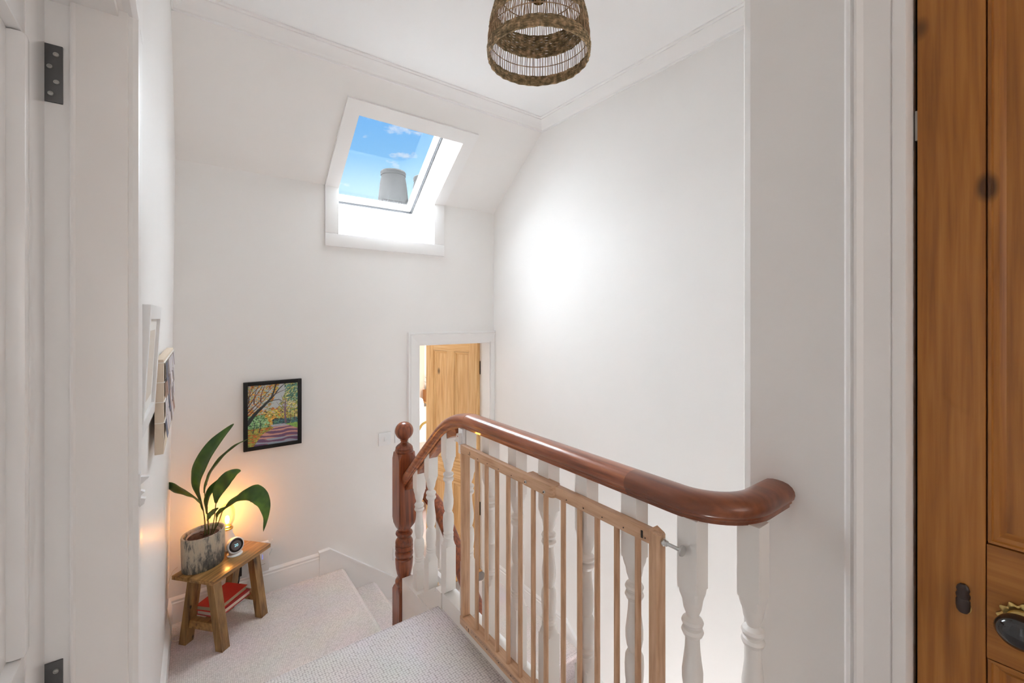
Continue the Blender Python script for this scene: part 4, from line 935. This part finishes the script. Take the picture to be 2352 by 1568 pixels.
tmp = bpy.data.objects.new('tmp', cu); COL.objects.link(tmp); dg = bpy.context.evaluated_depsgraph_get(); mt = bpy.data.meshes.new_from_object(tmp.evaluated_get(dg)); bpy.data.objects.remove(tmp)
dgo = bpy.data.objects.new('digits', mt); COL.objects.link(dgo); mt.materials.clear(); mt.materials.append(MAT['screen_digit']); dgo.parent = th; dgo.location = (0, -0.0172 * math.cos(tl), 0.048 + 0.0172 * math.sin(tl)); dgo.rotation_euler = (PI / 2 + tl * -1 + 0.0, 0, 0)

# wifi extender, sockets, switches
we = thing('wifi_extender', (0.345, 2.875, -1.466), 'white plug-in wifi extender with blue light ring behind the bench', 'wifi extender')
obj('body', MB().box(0.308, 0.380, 2.862, 2.885, -1.466, -1.300, 0.004), 'plastic_white', we)
def ring_y(c, r, rt, y, n=32):
    m_ = MB(); m_.tube([(c[0] + r * math.cos(2 * PI * k / n), y, c[1] + r * math.sin(2 * PI * k / n)) for k in range(n)], rt, 6, False, True); return m_
obj('light_ring', ring_y((0.347, -1.325), 0.017, 0.0014, 2.8615), 'led_blue', we)
for k, zz in enumerate((-1.370, -1.380, -1.390)): obj('led', MB().box(0.3455, 0.3485, 2.8608, 2.8622, zz - 0.002, zz + 0.002), 'led_blue', we)
obj('logo', MB().tube(cat([(0.333, 2.8614, -1.428), (0.337, 2.8614, -1.418), (0.338, 2.8614, -1.424), (0.346, 2.8614, -1.423), (0.360, 2.8614, -1.422)], 5), 0.0008, 5), 'grey_print', we)
for z0, z1 in ((-1.335, -1.300), (-1.385, -1.352)):
    obj('antenna', MB().prism([(0.3815, 2.87, z0), (0.3845, 2.87, z0), (0.400, 2.87, z1), (0.397, 2.87, z1)], (0, 0.012, 0)), 'plastic_white', we, False)
so = thing('wall_socket', (0.25, YF, -1.485), 'white wall socket half hidden by the bench leg', 'socket'); obj('plate', MB().box(0.185, 0.275, YF - 0.009, YF, -1.487, -1.402, 0.002), 'plastic_white', so); obj('rocker', MB().box(0.262, 0.27, YF - 0.011, YF - 0.008, -1.42, -1.408), 'plastic_white', so)
pg = thing('power_plug', (0.235, 2.87, -1.47), 'black power plug and cable hanging behind the bench', 'plug')
obj('body', MB().box(0.222, 0.246, 2.862, 2.890, -1.455, -1.395, 0.004), 'black_rubber', pg)
obj('cable', MB().tube(cat([(0.234, 2.868, -1.452), (0.232, 2.866, -1.475), (0.222, 2.862, -1.52), (0.21, 2.86, -1.59), (0.20, 2.85, -1.603), (0.15, 2.84, -1.604)], 6), 0.0035, 8), 'black_rubber', pg)
def switch(x0, x1, z0, z1, label):
    s = thing('light_switch', ((x0 + x1) / 2, YF, z0), label, 'light switch', 'light switches on the far wall')
    obj('plate', MB().box(x0, x1, YF - 0.009, YF, z0, z1, 0.002), 'plastic_white', s)
    xm, zm = (x0 + x1) / 2, (z0 + z1) / 2
    obj('rocker', MB().box(xm - 0.006, xm + 0.006, YF - 0.013, YF - 0.008, zm - 0.014, zm + 0.014, 0.001), 'plastic_white', s)
switch(1.036, 1.120, -0.876, -0.790, 'white single light switch clear of the newel ball'); switch(1.150, 1.236, -0.872, -0.786, 'white light switch partly behind the newel ball')
s = thing('wall_socket', (1.165, YF, -1.68), 'white wall plate low down behind the newel post', 'socket'); obj('plate', MB().box(1.137, 1.222, YF - 0.009, YF, -1.68, -1.594, 0.002), 'plastic_white', s); obj('rocker', MB().box(1.20, 1.21, YF - 0.011, YF - 0.008, -1.65, -1.63), 'plastic_white', s)
# loose cords at the corner
c1 = obj('trailing_cord', MB().tube(cat([bp(408, 1302, 2.19), bp(397, 1312, 2.2), bp(389, 1332, 2.20), bp(383, 1355, 2.19), bp(382, 1380, 2.17), bp(386, 1410, 2.14), bp(392, 1440, 2.11), bp(396, 1460, 2.09)], 6), 0.0013, 6), 'cord_white'); tag(c1, 'thin pale cord hanging from the bench down the left wall', 'cord')
c2 = obj('floor_cord', MB().tube(cat([(-0.03, 2.76, ZM + 0.002), (-0.055, 2.77, ZM + 0.002), (-0.062, 2.74, ZM + 0.002), (-0.04, 2.72, ZM + 0.002), (-0.01, 2.73, ZM + 0.002)], 6), 0.002, 6), 'cord_white'); tag(c2, 'loop of pale cord on the carpet behind the bench leg', 'cord')

# ------------------------------------------------------------------ framed landscape on the far wall
PX0, PX1, PZ0, PZ1 = 0.255, 0.556, -0.766, -0.375
pf_ = thing('framed_painting', ((PX0 + PX1) / 2, YF, PZ0), 'black framed autumn lane picture above the bench', 'picture')
fw = 0.021
FY0, FY1 = YF - 0.024, YF
for (a, b, c, d_) in ((PX0, PX0 + fw, PZ0, PZ1), (PX1 - fw, PX1, PZ0, PZ1), (PX0 + fw, PX1 - fw, PZ0, PZ0 + fw), (PX0 + fw, PX1 - fw, PZ1 - fw, PZ1)):
    obj('frame_bar', MB().box(a, b, FY0, FY1, c, d_, 0.0012), 'black_frame', pf_)
W_, H_ = 200, 270
img = np.zeros((H_, W_, 3)); yy, xx = np.mgrid[0:1:H_ * 1j, 0:1:W_ * 1j]     # yy from top
rg = np.random.default_rng(11)
def put(mask, col): img[mask] = col
img[:] = (0.55, 0.60, 0.62)
img[yy > 0.5] = (0.30, 0.24, 0.07)
def dabs(n, xr, yr, cols, size, elong=2.0, angr=(-0.6, 0.6), cond=None):
    for _ in range(n):
        cx_, cy_ = rg.uniform(*xr), rg.uniform(*yr)
        if cond and not cond(cx_, cy_): continue
        a = rg.uniform(*angr); sz = size * rg.uniform(0.5, 1.3)
        x0i, x1i = int(max(0, (cx_ - 3 * sz * elong) * W_)), int(min(W_, (cx_ + 3 * sz * elong) * W_ + 1)); y0i, y1i = int(max(0, (cy_ - 3 * sz * elong) * H_)), int(min(H_, (cy_ + 3 * sz * elong) * H_ + 1))
        if x1i <= x0i or y1i <= y0i: continue
        X_ = xx[y0i:y1i, x0i:x1i] - cx_; Y_ = (yy[y0i:y1i, x0i:x1i] - cy_) * 1.3
        u_ = X_ * math.cos(a) + Y_ * math.sin(a); v_ = -X_ * math.sin(a) + Y_ * math.cos(a)
        mk = (u_ / (sz * elong)) ** 2 + (v_ / sz) ** 2 < 1
        c = np.array(cols[rg.integers(len(cols))]) * rg.uniform(0.75, 1.2); img[y0i:y1i, x0i:x1i][mk] = c
def stroke(pts, w0, w1, col):
    p = [Vector((a, b, 0)) for a, b in pts]; q = cat(p, 40)
    for i, c in enumerate(q):
        wd = w0 + (w1 - w0) * i / (len(q) - 1); mk = (xx - c.x) ** 2 + ((yy - c.y) * 1.3) ** 2 < (wd / 2) ** 2; img[mk] = col
OR = [(0.75, 0.28, 0.03), (0.85, 0.45, 0.06), (0.60, 0.18, 0.03), (0.35, 0.20, 0.05), (0.55, 0.45, 0.10)]
YL = [(0.75, 0.62, 0.15), (0.60, 0.55, 0.12), (0.80, 0.72, 0.35), (0.35, 0.42, 0.10), (0.50, 0.40, 0.08)]
GR = [(0.20, 0.45, 0.18), (0.10, 0.28, 0.10), (0.35, 0.60, 0.28), (0.05, 0.14, 0.07), (0.40, 0.62, 0.35)]
TL = [(0.05, 0.14, 0.16), (0.08, 0.24, 0.25), (0.03, 0.07, 0.09), (0.12, 0.30, 0.20)]
dabs(650, (0, 0.62), (0, 0.62), OR, 0.014, 2.0, (-1, 0.2), lambda x, y: x + 0.5 * y < 0.62 + 0.25 * (y > .4))
dabs(260, (0, 0.5), (0.0, 0.5), [(0.42, 0.55, 0.5), (0.6, 0.62, 0.6), (0.3, 0.4, 0.3)], 0.010, 1.8, (-1, 0.2))
dabs(850, (0.55, 1.0), (0.0, 0.72), YL + [(0.30, 0.42, 0.14), (0.12, 0.25, 0.12)], 0.012, 2.2, (-0.6, 0.2), lambda x, y: x > 0.82 - 0.55 * y)
dabs(200, (0.7, 1.0), (0.0, 0.3), [(0.10, 0.30, 0.22), (0.06, 0.16, 0.12), (0.55, 0.6, 0.25)], 0.014, 2.0, (-1.2, 0.6), lambda x, y: x > 0.72 + 0.2 * y)
dabs(420, (0.3, 0.8), (0.44, 0.68), YL + OR[:2] + [(0.08, 0.08, 0.04)], 0.010, 2.0, (-0.4, 0.4))
dabs(80, (0.5, 0.66), (0.58, 0.68), [(0.05, 0.05, 0.03), (0.15, 0.12, 0.03)], 0.016, 1.6)
dabs(650, (0, 0.40), (0.5, 0.80), GR, 0.012, 2.0, (-0.9, 0.6), lambda x, y: x < 0.42 - 0.7 * abs(y - 0.66))
dabs(300, (0.50, 1.0), (0.60, 0.71), TL, 0.016, 1.7, (-1.0, 0.4))
pathm = (yy > 0.68) & (xx > 0.40 - (yy - 0.68) * 0.9 + 0.25 * np.exp(-((yy - 0.74) / 0.05) ** 2) * 0.6) & (xx < 0.72 + (yy - 0.68) * 2.6)
put(yy > 0.71, (0.30, 0.30, 0.06)); dabs(500, (0, 0.55), (0.72, 1.0), [(0.55, 0.12, 0.03), (0.45, 0.45, 0.08), (0.6, 0.3, 0.05), (0.2, 0.22, 0.05)], 0.010, 3.0, (-0.15, 0.15)); dabs(150, (0.7, 1), (0.69, 0.76), [(0.18, 0.38, 0.08), (0.3, 0.5, 0.1)], 0.01, 3.5, (0.0, 0.3))
put(pathm, (0.62, 0.33, 0.27))
band = np.sin(np.maximum(yy - 0.68, 0) ** 0.75 * 78 + np.sin(xx * 9) * 1.2 - xx * 3.0 + 0.6 * np.sin(xx * 6 + yy * 70)) + 0.35 * np.sin(xx * 19 - yy * 90)
put(pathm & (band > 0.15), (0.16, 0.08, 0.17)); put(pathm & (yy < 0.72), (0.42, 0.47, 0.55)); put(pathm & (yy > 0.90) & (band < -0.1), (0.36, 0.42, 0.52)); put(pathm & (band > -0.25) & (band < 0.15), (0.36, 0.16, 0.20))
DK = (0.025, 0.035, 0.035); BRN = (0.12, 0.05, 0.04); PU = (0.20, 0.12, 0.16)
stroke([(0, 0.62), (0.14, 0.47), (0.33, 0.33), (0.47, 0.20), (0.55, 0.0)], 0.085, 0.02, DK); stroke([(0.30, 0.35), (0.45, 0.28), (0.62, 0.27), (0.68, 0.31)], 0.02, 0.008, DK); stroke([(0.33, 0.33), (0.50, 0.20), (0.62, 0.08), (0.74, 0.0)], 0.035, 0.01, DK); stroke([(0.47, 0.2), (0.62, 0.14), (0.82, 0.09)], 0.018, 0.006, BRN)
for a, b, c, d_ in ((0.0, 0.36, 0.30, 0.0), (0.0, 0.44, 0.48, 0.05), (0.02, 0.28, 0.10, 0.0), (0.0, 0.50, 0.40, 0.18), (0.12, 0.3, 0.2, 0.0), (0.25, 0.28, 0.33, 0.0), (0.0, 0.2, 0.22, 0.02)): stroke([(a, b), ((a + c) / 2 - 0.03, (b + d_) / 2 + 0.03), (c, d_)], 0.026, 0.008, BRN)
stroke([(0.75, 0.66), (0.735, 0.52), (0.74, 0.40), (0.76, 0.26)], 0.045, 0.012, PU)
for c, d_ in ((0.56, 0.30), (0.60, 0.24), (0.66, 0.20), (0.84, 0.22), (0.92, 0.30), (0.54, 0.38), (0.72, 0.18)): stroke([(0.74, 0.48), ((0.74 + c) / 2, d_ + 0.10), (c, d_)], 0.016, 0.005, PU)
for xg in (0.86, 0.94): stroke([(xg, 0.64), (xg - 0.01, 0.5), (xg + 0.02, 0.36)], 0.014, 0.006, BRN)
for xg in (0.1, 0.22): stroke([(xg, 0.78), (xg + 0.03, 0.66), (xg + 0.01, 0.58)], 0.018, 0.006, DK)
gx0, gx1, gz0, gz1 = PX0 + fw - 0.001, PX1 - fw + 0.001, PZ0 + fw - 0.001, PZ1 - fw + 0.001
m_ = MB(); yv = YF - 0.016
gv = [Vector((gx0 + (gx1 - gx0) * i / W_, yv, gz1 - (gz1 - gz0) * j / H_)) for j in range(H_ + 1) for i in range(W_ + 1)]
gf = [[j * (W_ + 1) + i, (j + 1) * (W_ + 1) + i, (j + 1) * (W_ + 1) + i + 1, j * (W_ + 1) + i + 1] for j in range(H_) for i in range(W_)]
m_.v = gv; m_.f = gf
pic = obj('print', m_, 'painting_print', pf_, False, None, False)
ca_ = pic.data.color_attributes.new('Col', 'FLOAT_COLOR', 'CORNER')
colr = np.ones((H_ * W_, 4, 4)); colr[:, :, :3] = np.clip(img.reshape(-1, 1, 3) * 0.9, 0, 1); ca_.data.foreach_set('color', colr.ravel())
obj('backing', MB().box(PX0 + 0.004, PX1 - 0.004, YF - 0.012, YF - 0.001, PZ0 + 0.004, PZ1 - 0.004), 'black_frame', pf_, False)

# ------------------------------------------------------------------ white frame and photo board on the left wall
wf = thing('white_picture_frame', (-0.08, 1.25, -0.21), 'white mounted picture frame tilted off the left wall', 'picture')
def tiltbox(nm, y0, y1, z0, z1, n0, n1, m, par, bot, top, zlo, zhi, bev=0.0):
    """box lying on the left wall; n = distance out from its hanging plane"""
    m_ = MB().box(n0, n1, y0, y1, z0, z1, bev)
    for v in m_.v:
        f = (v.z - zlo) / (zhi - zlo); v.x += XL(v.y, v.z) + bot + (top - bot) * f
    return obj(nm, m_, m, par)
Z0, Z1, Y0, Y1 = -0.240, 0.024, 1.10, 1.42
bt = dict(bot=0.003, top=0.014, zlo=Z0, zhi=Z1)
for (a, b, c, d_) in ((Y0, Y0 + 0.03, Z0, Z1), (Y1 - 0.03, Y1, Z0, Z1), (Y0 + 0.03, Y1 - 0.03, Z0, Z0 + 0.03), (Y0 + 0.03, Y1 - 0.03, Z1 - 0.03, Z1)):
    tiltbox('frame_bar', a, b, c, d_, 0.0, 0.0165, 'plastic_white', wf, bev=0.0008, **bt)
tiltbox('mount', Y0 + 0.028, Y1 - 0.028, Z0 + 0.028, Z1 - 0.028, 0.002, 0.010, 'mount_board', wf, **bt)
tiltbox('print', Y0 + 0.06, Y1 - 0.06, Z0 + 0.055, Z1 - 0.055, 0.010, 0.0103, 'print_plain', wf, **bt)
obj('hanging_wire', MB().tube(cat([lw(1.12, -0.018, 0.010), lw(1.115, -0.03, 0.004), lw(1.115, -0.055, 0.004), lw(1.12, -0.075, 0.010)], 5), 0.0012, 6), 'cord_white', wf)
pb = thing('photo_board', (-0.06, 1.8, -0.42), 'linen board with rows of small photographs on string near the corner', 'pin board')
Z0, Z1, Y0, Y1 = -0.385, -0.120, 1.56, 2.15
bt = dict(bot=0.012, top=0.009, zlo=Z0, zhi=Z1)
tiltbox('canvas', Y0, Y1, Z0, Z1, 0.0, 0.020, 'linen', pb, bev=0.002, **bt)
for k, zz in enumerate((-0.130, -0.185, -0.240, -0.298)):
    y0 = Y0 + 0.02
    tiltbox('string', Y0 - 0.001, Y1, zz, zz + 0.0015, 0.0, 0.0225, 'string_white', pb, **bt)
    kk = 0
    while y0 < Y1 - 0.05:
        wd = random.uniform(0.045, 0.07); hh = random.uniform(0.045, 0.056); tlt = random.uniform(0.001, 0.006)
        m_ = MB().box(0.0208, 0.0216, y0, y0 + wd, zz - hh, zz - 0.002)
        for v in m_.v: v.x += XL(v.y, v.z) + 0.012 + tlt * (zz - v.z) / hh
        obj('photograph', m_, random.choice(['photo_a', 'photo_b', 'photo_c', 'photo_d', 'photo_b']), pb, False); 
        y0 += wd + random.uniform(0.004, 0.012); kk += 1
hk = thing('wall_clip', (-0.06, JY + 0.005, -0.305), 'small white plastic clip on the left door frame', 'clip')
hx = -0.0625
obj('plate', MB().box(hx, hx + 0.003, JY - 0.002, JY + 0.014, -0.300, -0.250, 0.0008), 'plastic_white', hk)
obj('hook', MB().prism([(hx + 0.003, JY + 0.002, -0.256), (hx + 0.0135, JY + 0.002, -0.2575), (hx + 0.012, JY + 0.002, -0.260), (hx + 0.003, JY + 0.002, -0.268)], (0, 0.010, 0)), 'plastic_white', hk, False)
obj('prong', MB().prism([(hx + 0.003, JY + 0.002, -0.278), (hx + 0.008, JY + 0.002, -0.281), (hx + 0.003, JY + 0.002, -0.286)], (0, 0.010, 0)), 'plastic_white', hk, False)
obj('lip', MB().prism([(hx + 0.003, JY + 0.002, -0.290), (hx + 0.009, JY + 0.002, -0.292), (hx + 0.007, JY + 0.002, -0.300), (hx, JY + 0.002, -0.305)], (0, 0.010, 0)), 'plastic_white', hk, False)

# ------------------------------------------------------------------ woven pendant
pc = bp(1237, 727, 1.38); PX, PY, PB = pc.x, pc.y, 0.815
pn = thing('pendant_lamp', (PX, PY, PB), 'woven seagrass pendant lampshade hanging from the ceiling', 'pendant lamp')
def shade_r(h):
    hs_ = [(-0.01, 0.156), (0.0, 0.1575), (0.03, 0.1605), (0.07, 0.1595), (0.12, 0.150), (0.18, 0.134), (0.24, 0.118), (0.29, 0.098), (0.325, 0.072), (0.35, 0.040)]
    for (a, ra), (b, rb) in zip(hs_, hs_[1:]):
        if a <= h <= b: return ra + (rb - ra) * (h - a) / (b - a)
    return 0.04
rgp = random.Random(5)
def band(h0, h1, nm):
    m_ = MB(); pitch = 0.0041; n = int(round((h1 - h0) / pitch)); NS = 60
    for k in range(n):
        h = h0 + (k + 0.5) * (h1 - h0) / n; ph = (k % 2) * PI; pts = []
        jz = rgp.uniform(0, 6)
        for i in range(180):
            a = 2 * PI * i / 180; r = shade_r(h) + 0.0014 * math.sin(a * NS / 2 + ph); z = PB + h + 0.0004 * math.sin(a * 7 + jz) + 0.0005 * math.sin(a * NS / 4 + jz)
            pts.append((PX + r * math.cos(a), PY + r * math.sin(a), z))
        m_.tube(pts, 0.0027, 5, False, True)
    o = obj(nm, m_, 'seagrass', pn, True, None, False); o['kind'] = 'stuff'; return o
for h0, h1 in ((0.0, 0.035), (0.096, 0.164), (0.262, 0.345)): band(h0, h1, 'woven_band')
def sticks(h0, h1, n, nm):
    m_ = MB()
    for k in range(n):
        a = 2 * PI * (k + rgp.uniform(-0.2, 0.2)) / n; a2 = a + rgp.uniform(-0.016, 0.016); am = (a + a2) / 2 + rgp.uniform(-0.004, 0.004)
        hm = (h0 + h1) / 2
        m_.tube([(PX + shade_r(h) * math.cos(x), PY + shade_r(h) * math.sin(x), PB + h) for h, x in ((h0 - 0.004, a), (hm, am), (h1 + 0.004, a2))], 0.0012 * rgp.uniform(0.8, 1.2), 5)
    o = obj(nm, m_, 'cane', pn, True, None, False); o['kind'] = 'stuff'
sticks(0.035, 0.096, 112, 'cane_sticks'); sticks(0.164, 0.262, 104, 'cane_sticks')
def hoop(h, r, nm): obj(nm, MB().tube([(PX + shade_r(h) * math.cos(2 * PI * k / 90), PY + shade_r(h) * math.sin(2 * PI * k / 90), PB + h) for k in range(90)], r, 6, False, True), 'cane', pn)
hoop(0.067, 0.0014, 'hoop'); hoop(0.213, 0.0018, 'hoop')
cz = PB + 0.20
obj('bulb', MB().lathe([(0.001, cz - 0.02), (0.018, cz - 0.016), (0.029, cz - 0.002), (0.033, cz + 0.018), (0.030, cz + 0.038), (0.020, cz + 0.06), (0.013, cz + 0.075)], (PX, PY), 28, False), 'glass_clear', pn)
for k in range(6):
    a = 2 * PI * k / 6; a2 = a + 0.5
    obj('filament', MB().tube([(PX + 0.007 * math.cos(a), PY + 0.007 * math.sin(a), cz + 0.0), (PX + 0.011 * math.cos(a2), PY + 0.011 * math.sin(a2), cz + 0.05)], 0.0008, 6), 'filament', pn)
obj('lampholder', MB().lathe([(0.014, cz + 0.07), (0.019, cz + 0.075), (0.019, cz + 0.12), (0.012, cz + 0.13)], (PX, PY), 24), 'brass', pn)
obj('flex', MB().tube([(PX, PY, cz + 0.12), (PX, PY, ZC - 0.02)], 0.003, 8), 'string_white', pn)
obj('ceiling_rose', MB().lathe([(0.05, ZC), (0.05, ZC - 0.008), (0.03, ZC - 0.022), (0.006, ZC - 0.026)], (PX, PY), 28), 'plastic_white', pn)

# ------------------------------------------------------------------ bedroom beyond the door
mb = MB().box(0.4, 3.6, 3.04, 6.2, ZL - 0.2, ZL); struct('floor_bedroom', mb, 'carpet_stairs', 'pale bedroom carpet', 'floor')
mb = MB().box(0.3, 0.4, 3.04, 6.2, ZL - 0.2, 0.5); mb.box(3.5, 3.6, 3.04, 6.2, ZL - 0.2, 0.5); mb.box(0.3, 3.6, 6.1, 6.2, ZL - 0.2, 0.5)
struct('wall_bedroom', mb, 'ceiling_paint', 'white bedroom walls seen through the doorway', 'wall')
mb = MB().box(0.3, 3.6, 3.04, 6.2, 0.42, 0.5); struct('ceiling_bedroom', mb, 'ceiling_paint', 'bedroom ceiling', 'ceiling')
mb = MB().box(2.55, 2.88, 6.07, 6.1, -1.55, -0.35, 0.004); cu_ = obj('roller_blind', mb, 'peach_wall'); tag(cu_, 'peach coloured blind on the bedroom wall', 'blind')
bd = thing('bed', (2.3, 4.6, ZL), 'white bed with curved brass rail glimpsed through the doorway', 'bed')
obj('base', MB().box(1.85, 3.2, 4.25, 5.9, ZL + 0.12, ZL + 0.42, 0.02), 'pine_flat', bd)
obj('duvet', MB().box(1.84, 3.22, 4.22, 5.9, ZL + 0.42, ZL + 0.78, 0.09), 'bed_white', bd)
obj('pillow', MB().box(2.0, 2.6, 5.45, 5.85, ZL + 0.76, ZL + 0.98, 0.08), 'bed_white', bd)
obj('foot_rail', MB().tube(cat([(1.88, 4.19, ZL), (1.88, 4.19, ZL + 0.75), (1.93, 4.19, ZL + 0.92), (2.05, 4.19, ZL + 0.985), (2.5, 4.19, ZL + 1.0), (2.95, 4.19, ZL + 0.985), (3.1, 4.19, ZL + 0.92), (3.15, 4.19, ZL + 0.75), (3.15, 4.19, ZL)], 8), 0.013, 12), 'brass', bd)
sh = thing('wall_shelf', (2.93, 6.0, -1.27), 'small wooden shelf on the bedroom wall', 'shelf'); obj('board', MB().box(2.83, 3.2, 5.9, 6.1, -1.29, -1.27, 0.003), 'pine_flat', sh); obj('box', MB().box(2.85, 3.0, 5.95, 6.08, -1.27, -1.10, 0.004), 'terracotta', sh)
pl2 = thing('small_plant', (2.95, 6.0, -1.10), 'tiny leafy plant on the bedroom shelf', 'plant')
obj('pot', MB().lathe([(0.03, -1.10), (0.045, -1.02), (0.04, -1.02)], (2.93, 6.0), 16), 'bed_white', pl2)
for k in range(14):
    a = 2 * PI * k / 14; r = 0.03 + 0.05 * ((k * 7) % 5) / 5; c = Vector((2.93 + r * math.cos(a), 6.0 + r * math.sin(a) * 0.6, -0.98 + 0.10 * ((k * 3) % 7) / 7))
    d_ = Vector((math.cos(a), math.sin(a), 0.6)).normalized() * 0.035; s2 = d_.cross(Vector((0, 0, 1))).normalized() * 0.014
    obj('leaf', MB().add([c - d_, c + s2, c + d_, c - s2, c + Vector((0, 0, 0.004))], [[0, 1, 4], [1, 2, 4], [2, 3, 4], [3, 0, 4], [3, 2, 1, 0]]), 'leaf_small', pl2, False)

# ------------------------------------------------------------------ lift everything so that the upper landing is z = 0
for o in list(bpy.data.objects):
    if '_org' in o: del o['_org']
    if o.parent is None: o.location.z += H
